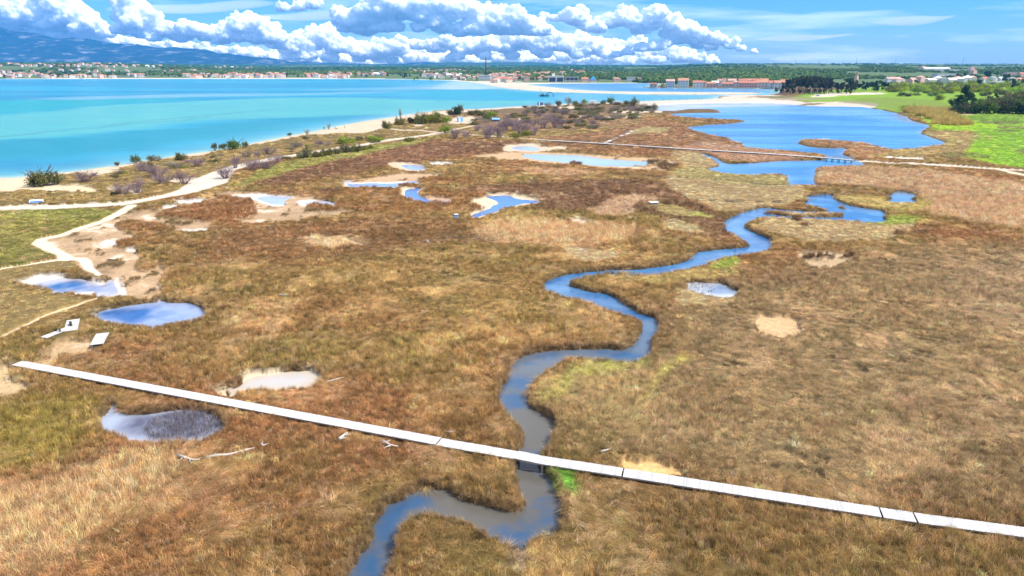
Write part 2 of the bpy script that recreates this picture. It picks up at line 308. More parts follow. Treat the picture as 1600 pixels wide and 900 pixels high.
# sandbars and spits
paint([(760,126),(800,130.5),(830,131),(900,141),(960,142.8),(1060,143.8),(1150,144.2),(1195,145.5),(1170,147.8),(1000,147.8),(880,144.6),(830,142),(790,138),(752,131),(735,128)], (.54,.445,.335), 4, 0, 0, 3)
paint([(980,158),(1050,156),(1118,153.5),(1126,149.5),(1160,147.6),(1230,149),(1250,156),(1235,164),(1100,166.5),(1020,168),(1000,164)], (.53,.44,.34), 3, 0, 0, 3)
paint([(1015,161),(1080,159.5),(1200,157.5),(1245,162),(1240,165.5),(1100,166.5),(1030,167.5)], (.50,.47,.50), 3, 0, 0, 3)
paint([(1185,152),(1200,150.5),(1240,150),(1245,155),(1215,155.5)], (.24,.22,.07), 3, .8, .4, 1)
paint([(1156,151),(1200,149.6),(1204,150.5),(1165,153)], (.35,.24,.14), 2, .2, .3, 1)
paint([(0,124.4),(0,122.4),(300,122),(560,122.2),(700,124.8),(760,128),(830,129.5),(1035,129.4),(1035,131.5),(830,132),(750,131),(640,124.8),(300,123.8)], (.62,.52,.38), 5, 0, 0, 3)
# eastern shore: meadows
paint([(1240,150),(1300,140),(1500,126),(1900,118),(2400,300),(1900,290),(1640,267),(1540,256),(1480,246),(1490,228),(1456,210),(1462,200),(1440,190),(1418,178),(1380,170),(1300,164),(1240,158)], MEADOW, 4, .8, .35, 3)
paint([(1240,166),(1340,167.5),(1372,170),(1385,163),(1340,158),(1250,161),(1200,160),(1200,167)], (.52,.43,.33), 2, 0, 0, 3)
paint([(1215,164),(1260,161),(1300,161.5),(1280,164),(1230,166)], (.24,.19,.10), 2, .4, .3, 1, .8)
paint([(1200,153),(1262,152.5),(1300,157),(1210,158)], (.40,.30,.20), 2, .3, .3, 1, .7)
paint([(1262,151),(1290,146),(1330,145.5),(1388,144.5),(1386,146.5),(1340,148.5),(1300,151),(1270,152.5)], (.54,.46,.35), 2, 0, 0, 3)
paint([(1300,158),(1380,152),(1480,160),(1500,176),(1440,186),(1410,174),(1370,166)], (.23,.25,.05), 4, .9, .5, 1, .5)
paint([(1470,178),(1490,173),(1510,176),(1525,180),(1500,181)], (.48,.34,.18), 2, .1, .3, 1)
paint([(1425,208),(1480,205),(1560,212),(1520,222),(1500,244),(1440,250),(1350,248),(1325,244),(1330,235),(1400,238),(1440,230),(1484,226)], (.30,.215,.085), 2, .9, .6, 1)
paint([(1245,220),(1300,218),(1352,226),(1405,238),(1340,250),(1310,240),(1320,231),(1255,228)], (.28,.16,.075), 1.5, .9, .6, 1)
paint([(1500,205),(1530,200),(1620,196),(2300,215),(2300,275),(1640,264),(1560,257),(1525,240),(1505,226),(1528,215)], BRIGHT, 7, .9, .3, 3, 1, 2.2)
paint([(1500,180),(1620,178),(2000,186),(2000,198),(1600,196),(1520,196),(1490,188)], (.17,.27,.03), 3, .9, .3, 3)
for q in ([(1515,192),(1560,189),(1610,192),(1560,196)],[(1540,205),(1580,203),(1600,206),(1560,208)],[(1585,235),(1610,232),(1620,242),(1590,243)],[(1462,243),(1500,240),(1560,246),(1520,252),(1470,250)],[(1540,196),(1620,198),(1620,203),(1560,202)]):
    paint(q, (.14,.13,.05), 2, .9, .5, 1, .7)
# tan salt meadow west and south of the lagoon
paint([(1042,232),(1098,226),(1140,226),(1200,238),(1286,247),(1200,252),(1135,255),(1115,246),(1098,240),(1060,236)], (.335,.19,.105), 1.5, .8, .4, 1)
paint([(1040,236),(1092,240),(1112,250),(1120,257),(1105,266),(1120,272),(1200,276),(1233,276),(1231,287),(1252,297),(1255,312),(1215,322),(1150,331),(1118,337),(1098,322),(1062,308),(1036,292),(1022,281),(1060,268),(1068,262),(1050,252)], RTAN, 1.2, .75, .28, 3)
paint([(1060,262),(1110,266),(1200,278),(1232,288),(1200,296),(1120,288),(1040,277)], (.31,.26,.09), 2, .8, .28, 3, .7)
paint([(1276,264),(1340,262),(1420,264),(1500,277),(1620,290),(1900,330),(1700,390),(1560,352),(1450,345),(1440,320),(1445,308),(1400,297),(1340,293),(1282,287),(1272,276)], (.36,.225,.115), 2, .95, .9, 2)
paint([(1296,310),(1310,307),(1375,311),(1440,312),(1460,330),(1400,338),(1384,330),(1340,322),(1305,316)], (.31,.24,.075), 1.5, .9, .5, 1)
paint([(1380,306),(1330,300),(1300,299),(1276,303),(1300,304),(1340,305)], (.25,.17,.06), 1, 1, .6, 0)
paint([(1172,350),(1188,336),(1250,334),(1330,342),(1400,345),(1440,352),(1400,372),(1340,385),(1260,380),(1200,372),(1165,357)], (.34,.235,.11), 1.2, .7, .28, 3)
paint([(1330,343),(1400,338),(1450,346),(1420,356),(1350,352)], (.22,.25,.045), 2, .85, .35, 3, .9)
paint([(1240,398),(1270,393),(1330,400),(1350,405),(1310,416),(1285,421),(1262,412)], (.45,.32,.18), .7, .1, .2, 3)
# reedy and pale stretches of the west marsh
paint([(740,360),(800,345),(880,350),(960,352),(1010,362),(1000,376),(950,386),(880,388),(800,384),(750,374)], (.44,.275,.135), 3, 1, 1.1, 2, .85)
paint([(476,374),(520,371),(568,376),(560,388),(510,391),(480,386)], (.50,.33,.17), 1.5, 1, 1.2, 2, .9)
paint([(780,334),(830,336),(870,344),(830,352),(760,352)], (.36,.25,.09), 3, 1, .9, 2, .6)
paint([(790,266),(850,264),(905,268),(935,272),(900,277),(840,274)], (.42,.245,.125), 2, .9, .9, 2, .85)
paint([(920,333),(960,314),(990,308),(1015,312),(1012,320),(985,330),(1000,336),(980,343),(940,342)], (.44,.28,.16), 1.5, .8, .6, 2, .85)
paint([(868,386),(905,390),(970,398),(965,408),(920,416),(885,408)], (.42,.29,.14), 1.2, .5, .25, 3, .9)
paint([(1005,322),(1040,318),(1070,330),(1105,343),(1100,347),(1060,344),(1020,334)], (.34,.26,.10), 1.2, .7, .3, 3, .9)
paint([(1085,338),(1106,343),(1095,347),(1078,344)], (.30,.36,.05), 1, .8, .3, 3, .7)
paint([(1022,350),(1045,345),(1070,352),(1105,372),(1080,372),(1040,362)], (.40,.29,.14), 1.2, .6, .28, 3, .9)
paint([(950,432),(1000,428),(1060,432),(1120,415),(1142,412),(1140,436),(1100,440),(1050,452),(1000,447),(960,442)], (.33,.24,.085), 1, .85, .35, 3, .85)
paint([(1100,420),(1125,407),(1145,408),(1143,418),(1115,425)], (.24,.31,.045), 1, .9, .35, 3, .8)
paint([(1050,470),(1060,455),(1110,460),(1140,468),(1140,480),(1100,482),(1055,490)], (.40,.28,.13), .8, .4, .25, 3, .85)
paint([(866,484),(872,470),(890,474),(893,485),(880,490)], (.42,.30,.12), .8, .5, .3, 3, .8)
paint([(340,512),(352,502),(375,503),(385,512),(365,523)], (.42,.29,.12), .8, .7, .4, 1, .7)
# tan mud flats
paint([(58,380),(95,366),(140,352),(190,332),(225,327),(265,331),(256,341),(285,346),(320,353),(300,360),(262,356),(240,352),(215,350),(178,352),(176,358),(205,362),(220,368),(205,378),(178,386),(202,394),(222,397),(222,406),(198,412),(213,424),(240,424),(272,416),(270,432),(262,442),(266,452),(270,460),(250,465),(192,466),(186,445),(176,432),(160,445),(140,436),(128,420),(105,404),(70,392)], FLAT, .7, .05, .1, 3)
paint([(255,330),(300,317),(345,304),(400,303),(460,306),(530,313),(532,325),(568,333),(500,337),(470,346),(440,347),(400,350),(370,350),(330,356),(290,347),(268,340)], FLAT, .7, .04, .1, 3)
paint([(256,340),(270,332),(300,319),(340,312),(395,313),(402,330),(398,342),(360,349),(310,347)], BROWN, .7, 1, .65, 0)
paint([(360,307),(400,303),(462,307),(455,312),(440,315),(450,322),(424,322),(400,312),(370,313)], WHITE, .7, 0, 0, 3)
paint([(460,314),(490,312),(535,316),(560,329),(580,333),(545,333),(500,326),(470,322)], WHITE, .7, 0, 0, 3, .85)
paint([(532,290),(560,282),(600,277),(650,270),(700,273),(660,281),(655,286),(620,295),(580,300),(540,296)], (.46,.31,.18), .8, .05, .1, 3)
paint([(534,284),(560,286),(620,285),(658,281),(655,287),(620,296),(580,299),(545,297)], WHITE, .6, 0, 0, 3)
paint([(604,254),(640,255),(668,257),(672,267),(640,268),(612,263)], (.55,.41,.27), .8, .05, .1, 3)
paint([(676,257),(690,254),(716,254),(719,258),(700,256),(680,260)], WHITE, .6, 0, 0, 3)
paint([(745,244),(800,238),(850,238),(1000,248),(1050,250),(1052,262),(1020,268),(960,263),(900,259),(820,252),(760,247)], (.46,.31,.17), 1, .05, .1, 3)
paint([(788,234),(800,226),(846,225),(850,232),(878,229),(880,233),(850,238),(800,238)], (.55,.42,.29), .8, .1, .1, 3)
paint([(742,304),(800,303),(808,308),(850,313),(846,320),(806,323),(790,329),(750,343),(732,340)], (.60,.47,.31), .8, .05, .1, 3)
paint([(622,296),(640,292),(672,293),(656,299),(654,304),(668,308),(722,315),(712,320),(670,323),(640,316)], (.58,.46,.31), .8, .05, .1, 3)
paint([(662,309),(690,308),(718,312),(716,316),(672,315)], (.45,.29,.19), .6, .05, .1, 3)
paint([(885,346),(895,344),(925,347),(922,352),(905,352)], (.62,.47,.33), .8, .05, .1, 3)
for q in ([(284,362),(288,359),(322,354),(322,357),(294,364),(285,366)],[(138,382),(150,374),(175,375),(206,374),(200,378),(170,381),(148,388)],[(188,389),(214,386),(216,392),(194,393)],[(275,315),(312,310),(314,314),(285,319)],[(360,300),(340,299),(355,297)],[(268,325),(280,321),(284,324),(272,327)]):
    paint(q, (.60,.55,.48), .5, 0, 0, 3)
for q in ([(172,350),(185,346),(218,345),(232,350),(262,352),(284,357),(270,368),(250,372),(220,370),(202,362),(180,356)],[(168,386),(180,377),(215,374),(222,385),(215,388),(190,388)],[(228,320),(240,316),(280,308),(312,305),(304,312),(280,315),(250,319)],[(222,327),(242,325),(245,330),(224,331)],[(320,351),(340,349),(370,350),(370,356),(330,357)],[(470,330),(500,318),(640,310),(760,322),(766,330),(700,335),(560,337),(520,328)],[(475,305),(496,301),(560,293),(628,296),(630,307),(560,312),(500,311)],[(620,290),(648,287),(650,293),(622,294)],[(650,300),(662,296),(780,305),(755,312),(720,312),(670,308)],[(645,280),(700,277),(760,287),(720,290),(660,290)]):
    paint(q, (.20,.108,.035), .6, 1, .75, 0)
for q in ([(1214,342),(1228,340),(1256,345),(1254,350),(1230,348)],[(1250,355),(1258,352),(1266,355),(1258,358)],[(1336,350),(1344,347),(1352,351),(1342,353)],[(1384,367),(1396,363),(1412,369),(1400,374)],[(1428,366),(1440,364),(1458,370),(1440,373)],[(1252,404),(1264,401),(1282,404),(1275,408)],[(1282,404),(1290,400),(1306,404),(1296,407)],[(1312,405),(1328,402),(1346,404),(1330,409)],[(1266,352),(1274,354),(1268,357)],[(902,255),(907,253),(912,256),(906,257)],[(1120,460),(1140,457),(1148,466),(1130,468)],[(1085,457),(1105,453),(1108,461),(1092,463)],[(600,290),(615,287),(622,289),(612,292)],[(498,299),(520,297),(545,300),(520,303)],[(880,252),(905,250),(915,256),(895,262)],[(1010,250),(1040,255),(1060,262),(1040,268),(1015,262)],[(1020,312),(1045,318),(1080,322),(1110,338),(1085,330),(1050,325),(1025,322)]): paint(q, (.115,.068,.03), .4, 1, .95, 0)
# south-west flats by the front boardwalk
paint([(60,555),(95,535),(140,533),(148,537),(138,550),(105,557),(75,570),(62,575)], (.44,.30,.16), .6, .1, .2, 3)
paint([(-120,600),(0,563),(16,572),(10,590),(30,600),(52,612),(20,614),(-120,640)], (.48,.34,.18), .6, .08, .2, 3)
paint([(330,614),(345,604),(362,601),(374,597),(388,590),(430,582),(482,578),(500,581),(508,592),(497,602),(470,609),(420,609),(396,608),(366,617),(344,619)], (.56,.46,.32), .4, 0, 0, 3)
paint([(358,601),(370,599),(378,606),(372,612),(360,612)], BROWN, .3, 1, .5, 0)
paint([(40,446),(15,441),(30,435),(92,430),(104,435),(160,446),(172,436),(175,431),(182,442),(194,462),(165,465),(150,470),(145,463),(130,459),(95,460),(45,452)], (.60,.54,.47), .5, 0, 0, 3)
paint([(142,494),(150,485),(180,481),(240,472),(258,468.5),(268,474),(200,483),(168,490),(158,500),(150,503)], (.58,.51,.44), .4, 0, 0, 3)
paint([(1157,510),(1165,500),(1173,491),(1185,493),(1200,497),(1235,495),(1253,498),(1252,510),(1266,522),(1250,530),(1220,535),(1190,532),(1175,522)], (.50,.33,.17), .4, .03, .1, 3)
paint([(966,731),(985,722),(1000,717),(1015,719),(1040,730),(1070,743),(1060,752),(1000,744)], (.62,.40,.17), .35, .02, .1, 3)
paint([(802,862),(808,850),(818,856),(817,880),(812,905),(806,905),(804,880)], (.20,.15,.11), .5, .3, .2, 3)
paint([(852,732),(878,733),(892,748),(910,768),(905,779),(886,781),(870,765),(860,748)], (.12,.235,.03), .5, 1, .45, 1)
paint([(830,548),(840,530),(870,528),(860,545)], BROWN, 1, 1, .7, 0, .0)
# golden reed in the near left corner, olive and drab washes
paint([(-200,920),(-200,790),(0,775),(80,755),(160,722),(250,702),(300,715),(290,740),(220,790),(140,850),(60,920)], (.36,.24,.115), 3, 1, .9, 2, .85)
paint([(880,580),(945,568),(1000,563),(1010,575),(950,592),(900,600),(850,640),(845,625)], (.27,.27,.06), 1.2, 1, .5, 1, .6)
paint([(1020,590),(1040,568),(1075,563),(1072,575),(1040,590),(1015,610),(1012,640),(1004,632),(1006,608)], (.36,.30,.09), .7, .8, .4, 1, .85)
paint([(985,205),(1030,198),(1036,204),(1010,211),(985,212)], (.40,.31,.13), 1.5, .5, .3, 3, .9)
paint([(1075,230),(1090,222),(1150,230),(1200,238),(1130,234)], (.38,.23,.14), 1.5, .6, .3, 3, .7)

# ---- trodden tracks of pale sand, then ditches and crevices as dark ground strips
TRACKS = []
def track(pts, col=SAND):
    TRACKS.append((np.array([(*at(p[0], p[1])[:2], p[2]) for p in pts]), col))
track([(-200,328,2.6),(0,325.5,2.6),(60,325,2.7),(130,322,2.6),(185,319,2.6),(230,313,2.3),(270,305.5,2.3),(300,297,3.5),(322,287,6.0),(334,277,5.2),(352,267,3.2),(380,258,2.5),(430,248,2.4),(460,243,2.2),(520,233,2.2),(560,228,2.4),(600,220.5,2.4),(640,215,2.6),(690,208,2.6)], (.58,.50,.40))
track([(690,208,1.8),(722,200,1.3),(745,196,1.2)]); track([(690,208,1.5),(660,204,1.4),(630,204,1.5),(612,202,1.6)]); track([(690,208,1.2),(720,210,1.1),(780,214,1.0),(842,218.5,1.0)])
track([(205,322,1.6),(185,333,1.3),(160,345,1.1),(125,357,1.0),(95,368,.9),(66,375,1.0),(60,381,1.5),(80,390,1.0),(96,398,.9),(103,405,1.4)], (.74,.60,.42))
track([(103,405,1.0),(80,409,.55),(0,421,.5),(-200,450,.5)], (.70,.57,.40)); track([(103,405,1.2),(126,405,.7),(132,410,.6),(136,420,.55),(150,431,.4)], (.74,.62,.46))
track([(-60,545,.3),(0,528,.35),(30,513,.3),(62,497,.35),(85,490,.35),(112,480,.3),(150,467,.3)], (.66,.50,.31))
track([(1338,252,1.2),(1400,255.5,1.5),(1440,257,2.0),(1470,259,2.4),(1500,261,1.6),(1545,263.5,1.3),(1620,267.5,1.4),(1800,280,1.4)], (.58,.51,.41)); track([(1560,264,1),(1590,272,1.6),(1640,280,2)], (.62,.53,.36))
track([(1386,246,1.2),(1420,247.5,2),(1440,249,1)], (.8,.74,.66))
for q in ([(880,278,.5),(960,274,.4),(1000,276,.7),(1060,277.5,.7),(1130,282,.7),(1200,289,.8),(1232,289,.9)],[(1076,314,.3),(1140,316,.4),(1215,317,.4)],[(660,379,.5),(672,375,.4),(700,373,.5),(740,371.5,.5),(772,377,.4)],[(540,374,.2),(560,380,.35),(580,384,.3)],[(410,382,.3),(450,381,.3),(500,379,.2)]): track(q, (.055,.04,.028))
for q in ([(1425,530,.18),(1450,533,.25),(1474,537,.2)],[(1423,554,.25),(1435,558,.3),(1447,559,.2)],[(1331,571,.1),(1345,580,.2),(1352,586,.1)],[(1385,566,.3),(1400,567,.5),(1418,569,.3)],[(1288,566,.2),(1300,565,.3)],[(1180,736,.2),(1215,735,.3),(1250,738,.3),(1280,745,.35),(1291,752,.2)],[(1205,707,.15),(1230,709,.25),(1260,722,.3),(1290,725,.2)],[(1300,505,.15),(1320,507,.2)],[(1100,503,.2),(1130,510,.2),(1150,505,.25)],[(1120,570,.2),(1160,574,.3)],[(1500,622,.25),(1540,628,.2)],[(1232,621,.15),(1280,627,.2)],[(560,780,.2),(600,770,.15)],[(930,800,.2),(960,780,.3),(990,775,.2)],[(850,842,.2),(880,838,.3),(910,833,.2)],[(700,850,.2),(740,846,.3),(790,848,.2)],[(640,480,.15),(700,476,.2)],[(560,405,.2),(600,409,.25)],[(690,430,.2),(740,440,.25),(790,447,.2)],[(430,418,.2),(470,421,.3)]): track([(a, b, w*.55) for a, b, w in q], (.07,.05,.03))

def far_height(X, Y):
    d = Y; u = X/np.maximum(Y, 1.0)
    z = 20*sstep(1900, 7500, d)
    left = sstep(-.30, -.62, u)
    z = z + left*33*sstep(1880, 3000, d)*(.8+.35*fbm(X/420, Y/420, 41, 3)) + 7*sstep(-.35, -.2, u)*0
    z = z + 6*sstep(1850, 2300, d)*sstep(-.5, -.2, u)*sstep(.3, .1, u)
    rt = sstep(.16, .3, u)
    z = z + rt*(22*sstep(1500, 3200, d)*(.75+.5*fbm(X/500, Y/500, 77, 3)) - 4*sstep(.5, .62, u)*sstep(1500, 3000, d))
    return z + sstep(1900, 3000, d)*8*(fbm(X/700, Y/700, 51, 3)-.5)

def land(X, Y, want_color=True):
    """water distance, ground height, ground colour, plant cover, height, kind"""
    d = np.hypot(X, Y)
    sw = water_sd(X, Y)
    n1 = fbm(X/16, Y/16, 21, 4); n2 = fbm(X/5.0, Y/5.0, 31, 3); n3 = fbm(X/55, Y/55, 61, 3); n4 = fbm(X/1.2, Y/1.2, 71, 2)
    col = np.empty(X.shape+(3,))
    t = np.clip((n1-.5)*2.6+.5, 0, 1)[..., None]; t3 = np.clip((n3-.5)*3+.5, 0, 1)[..., None]
    col[...] = (np.array(BROWN)*t3+np.array((.235,.135,.048))*(1-t3))*(1-t) + np.array(OLIVE)*t
    st = sstep(.60, .74, n2)[..., None]*.55
    col = col*(1-st) + np.array((.40,.255,.10))*st
    veg = np.ones(X.shape); vh = .62 + .25*(n1-.5)*2; kind = np.where(n2 > .62, 1, 0).astype(float)
    ws = np.clip(d*.012, .25, 9.0)
    xw = X + ws*(fbm(X/(ws*3.5), Y/(ws*3.5), 101, 5, .62)-.5)*4.6; yw = Y + ws*(fbm(X/(ws*3.5), Y/(ws*3.5), 103, 5, .62)-.5)*4.6
    for (P, c, soft, pv, ph, pk, amt, wp) in PAINT:
        s = np.maximum(soft, d*.0016)
        f = sd_poly(P, X+(xw-X)*wp, Y+(yw-Y)*wp, max(6*soft, 15.0))
        m = sstep(.5, -.5, f/s/2)*amt
        if not m.any(): continue
        k = m[..., None]
        col = col*(1-k) + np.array(c)*(.88+.24*n2[..., None])*k
        if pv is not None:
            veg = veg*(1-m)+pv*m
            if pv <= .1:                    # bare ground also shows where grass in front of it would hide it
                f2 = sd_poly(P, (X+(xw-X)*wp)*1.013, (Y+(yw-Y)*wp)*1.013, max(4*soft, 8.0)); m2 = sstep(.4, -.4, f2/np.maximum(.4, d*.0012)); veg = veg*(1-m2)+np.minimum(pv, veg)*m2
        if ph is not None: vh = vh*(1-m)+ph*m
        if pk is not None: kind = np.where(m > .5, pk, kind)
    # stains, salt bloom and stray clumps on the open mud
    lum = col.mean(-1); bare = sstep(.14, .05, veg)*(lum < .30)*(d < 420)
    f1 = fbm(X/5.5, Y/5.5, 301, 5, .6); f2 = fbm(X/2.4, Y/2.4, 311, 4)
    col = col*(1+bare*(f1-.5)*1.3)[..., None]; k = (bare*sstep(.60, .68, f1)*.7)[..., None]; col = col*(1-k)+np.array((.66,.55,.44))*k
    k = bare*sstep(.62, .67, f2)*sstep(.56, .44, f1); veg = np.maximum(veg, k); vh = np.where(k > .3, .45, vh); col = col*(1-k[..., None])+np.array((.17,.115,.05))*k[..., None]
    for (P, c) in TRACKS:
        f = sd_line(P, X+(xw-X)*.3, Y+(yw-Y)*.3, 12.0)
        fb = np.minimum(f, sd_line(P, X*1.013, Y*1.013, 12.0)); vh = vh*(.45+.55*sstep(0, 7, fb))
        m = sstep(.4, -.4, f/np.maximum(.5, d*.0012)); k = m[..., None]
        col = col*(1-k)+np.array(c)*(.9+.2*n2[..., None])*k; veg = veg*(1-sstep(.4, -.4, (fb-d*.003)/np.maximum(.5, d*.0012)))
    # wet mud at the water's edge
    mud = sstep(.5, 0.0, sw)*sstep(.25, .6, veg)
    col = col*(1-.6*mud[..., None]) + np.array((.13,.095,.06))*.6*mud[..., None]
    z = np.where(veg > .4, .42, .14)
    zl = .12 + .50*sstep(.15, .55, veg) + .10*(n2-.5) + (.22*(n1-.5)+.30*(fbm(X/3.4, Y/3.4, 81, 2)-.5))*sstep(.2, .6, veg) + far_height(X, Y)
    bank = np.maximum(np.where(veg > .4, .30, 2.2), d*.003)
    z = np.where(sw > 0, .015 + (zl-.015)*sstep(0, 1, sw/bank), np.maximum(-1.2, sw*.45-.01))
    return sw, z, col, veg, vh, kind
def ground_z(x, y):
    return float(land(np.array([x]), np.array([y]))[1][0])
def land_at(px, py):
    """first place along the sight line where it meets the far country"""
    r = ray(px, py)
    Ys = np.geomspace(300, 30000, 1500); Zs = CAM_H + r[2]/r[1]*Ys; Xs = r[0]/r[1]*Ys
    zt = far_height(Xs, Ys) + .2; k = np.nonzero(Zs <= zt)[0]
    i = k[0] if len(k) else np.argmin(Zs-zt)
    return Vector((Xs[i], Ys[i], zt[i]))

def spread_grid(u0, u1, nu, ys):
    """a sheet finer near the viewer: columns of constant bearing, rows at the distances ys"""
    u = np.linspace(u0, u1, nu); X = u[None, :]*ys[:, None]; Y = np.broadcast_to(ys[:, None], X.shape).copy()
    i = np.arange(len(ys)-1)[:, None]*nu + np.arange(nu-1)[None, :]
    F = np.stack([i, i+1, i+1+nu, i+nu], -1).reshape(-1, 4)
    return X, Y, F
def row_y(py):
    return np.array([at(800, p)[1] for p in py])

_py = np.concatenate([np.arange(1010, 560, -1.5), np.arange(560, 300, -1.0), np.arange(300, 118, -.6)])
_ys = np.concatenate([np.linspace(6, row_y([1010])[0]*.98, 14), row_y(_py)])
_ys = np.concatenate([_ys, np.geomspace(_ys[-1]*1.012, 15200, 150)])
GX, GY, GF = spread_grid(-1.6, 1.6, 1200, _ys)
gsw, gz, gcol, gveg, gvh, gkind = land(GX, GY)
gv = np.stack([GX, GY, gz], -1).reshape(-1, 3)
def ground_mat():
    m, nt, b = new_mat('marsh_soil')
    a = nt.nodes.new('ShaderNodeAttribute'); a.attribute_name = 'tint'
    g = nt.nodes.new('ShaderNodeNewGeometry'); n = nt.nodes.new('ShaderNodeTexNoise'); n.inputs['Scale'].default_value = 1.7; n.inputs['Detail'].default_value = 8; n.inputs['Roughness'].default_value = .65
    nt.links.new(g.outputs['Position'], n.inputs['Vector'])
    r = nt.nodes.new('ShaderNodeValToRGB'); r.color_ramp.elements[0].position = .28; r.color_ramp.elements[1].position = .72
    r.color_ramp.elements[0].color = (.66,.66,.66,1); r.color_ramp.elements[1].color = (1.18,1.18,1.18,1)
    mu = nt.nodes.new('ShaderNodeMixRGB'); mu.blend_type = 'MULTIPLY'; mu.inputs[0].default_value = 1
    nt.links.new(n.outputs[0], r.inputs[0]); nt.links.new(a.outputs['Color'], mu.inputs[1]); nt.links.new(r.outputs[0], mu.inputs[2]); nt.links.new(mu.outputs[0], b.inputs['Base Color'])
    bp = nt.nodes.new('ShaderNodeBump'); bp.inputs['Strength'].default_value = .5; bp.inputs['Distance'].default_value = .25
    nt.links.new(n.outputs[0], bp.inputs['Height']); nt.links.new(bp.outputs[0], b.inputs['Normal'])
    b.inputs['Roughness'].default_value = .92; b.inputs['Specular IOR Level'].default_value = .15
    return m
M_SOIL = ground_mat()
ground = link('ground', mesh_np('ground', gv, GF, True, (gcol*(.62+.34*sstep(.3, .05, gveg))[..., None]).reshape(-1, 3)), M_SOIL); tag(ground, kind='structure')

# ================================================================== WATER
def water_mat(name, rough=.12, spec=.5, ripple=.15, scale=1.4, stretch=(1, 2.2, 1)):
    m, nt, b = new_mat(name)
    a = nt.nodes.new('ShaderNodeAttribute'); a.attribute_name = 'tint'; nt.links.new(a.outputs['Color'], b.inputs['Base Color'])
    g = nt.nodes.new('ShaderNodeNewGeometry'); mp_ = nt.nodes.new('ShaderNodeMapping'); mp_.inputs['Scale'].default_value = stretch
    n = nt.nodes.new('ShaderNodeTexNoise'); n.inputs['Scale'].default_value = scale; n.inputs['Detail'].default_value = 4
    nt.links.new(g.outputs['Position'], mp_.inputs[0]); nt.links.new(mp_.outputs[0], n.inputs['Vector'])
    bp = nt.nodes.new('ShaderNodeBump'); bp.inputs['Strength'].default_value = ripple; bp.inputs['Distance'].default_value = .2
    nt.links.new(n.outputs[0], bp.inputs['Height']); nt.links.new(bp.outputs[0], b.inputs['Normal'])
    b.inputs['Roughness'].default_value = rough; b.inputs['Specular IOR Level'].default_value = spec; b.inputs['IOR'].default_value = 1.33
    return m
def water_sheet(name, key, mat, colfn, step_px=4.0, step_py=1.0, margin=3.0, z=0.0, rowstep=None):
    """a level sheet of water reaching a little under its banks"""
    pts = np.array(W[key], float); P = WSM[key]
    y1, y0 = P[:, 1].max()*1.01+margin, max(P[:, 1].min()*.985-margin, 8.0)
    pyv = np.arange(pts[:, 1].max()+8, pts[:, 1].min()-3, -step_py)
    pyv = pyv[pyv > 105]
    ys = row_y(pyv); ys = ys[(ys >= y0*.9) & (ys <= y1*1.3)]
    uu = P[:, 0]/P[:, 1]; u0, u1 = uu.min()-.03, uu.max()+.03
    nu = max(8, int((u1-u0)*1081/step_px))
    X, Y, F = spread_grid(u0, u1, nu, ys)
    sd = sd_poly(P, X, Y, 80.0); d = np.hypot(X, Y)
    keep = (sd < margin + d*.02)
    fk = keep.ravel()[F].any(1); F = F[fk]
    col = colfn(X, Y, sd)
    used = np.unique(F); idx = np.full(X.size, -1); idx[used] = np.arange(len(used))
    V = np.stack([X, Y, np.full(X.shape, z)], -1).reshape(-1, 3)[used]
    o = link(name, mesh_np(name, V, idx[F], True, col.reshape(-1, 3)[used]), mat)
    return tag(o, kind='structure')
def lerp(a, b, t): return np.array(a)*(1-t[..., None]) + np.array(b)*t[..., None]
def flatc(c, var=.15, sc=6.0):
    def f(X, Y, sd):
        return np.array(c)*(1-var+2*var*fbm(X/sc, Y/sc, 5, 4))[..., None]
    return f
SEA_P = dict(
    pale=chaikin(wpoly([(-500,190),(0,183),(60,177),(120,171),(200,163),(300,158),(400,154),(560,152),(720,158),(860,156),(860,161),(700,170),(600,180),(400,186),(300,190),(180,205),(0,219),(-500,245)])),
    turq=chaikin(wpoly([(-500,168),(0,157),(120,156),(240,154),(320,153.5),(200,162),(100,171),(0,181),(-500,194)])),
    teal=chaikin(wpoly([(-500,250),(0,222),(150,208),(300,196),(420,186),(560,182),(480,192),(380,206),(250,226),(100,243),(-500,268)])),
    bar=chaikin(wpoly([(30,155),(120,151.5),(220,149),(330,146.5),(460,146),(560,143.6),(640,142.5),(560,146),(460,148.5),(330,150.5),(180,155),(80,156.5)])),
    bar2=chaikin(wpoly([(450,140.5),(560,138.5),(640,135),(690,130),(715,127),(750,131),(790,138.5),(740,140.2),(660,140),(560,141.5)])),
    white=chaikin(wpoly([(665,137),(700,131.5),(715,127.5),(735,128.5),(752,131),(790,138),(740,139.4),(690,139.6)])),
    chan=chaikin(wpoly([(600,146),(640,142),(760,143),(810,142.5),(850,148),(820,152),(740,152),(640,151)])),
    mid=chaikin(wpoly([(880,146),(1000,149),(1150,148),(1120,154),(1000,157),(900,160),(860,158)])),
    north=chaikin(wpoly([(815,130),(1040,130),(1010,135.5),(1200,138),(1220,143),(1190,146),(1000,143.5),(880,140)])))
WEED = [np.array([(*at(a, b)[:2], w) for a, b, w in L]) for L in ([(-300,232,2),(0,214,2.2),(80,206,1.6),(150,200,1.8),(230,191,1.0)],[(60,206,.5),(150,197.5,.8),(220,190,1.2),(300,183,1.8),(380,175.5,2.5),(440,170,1.2)],[(200,194,.6),(290,188,1.5),(340,181,.8),(400,178,.8)],[(440,169,.4),(500,166,1.2),(560,163,.6)])]
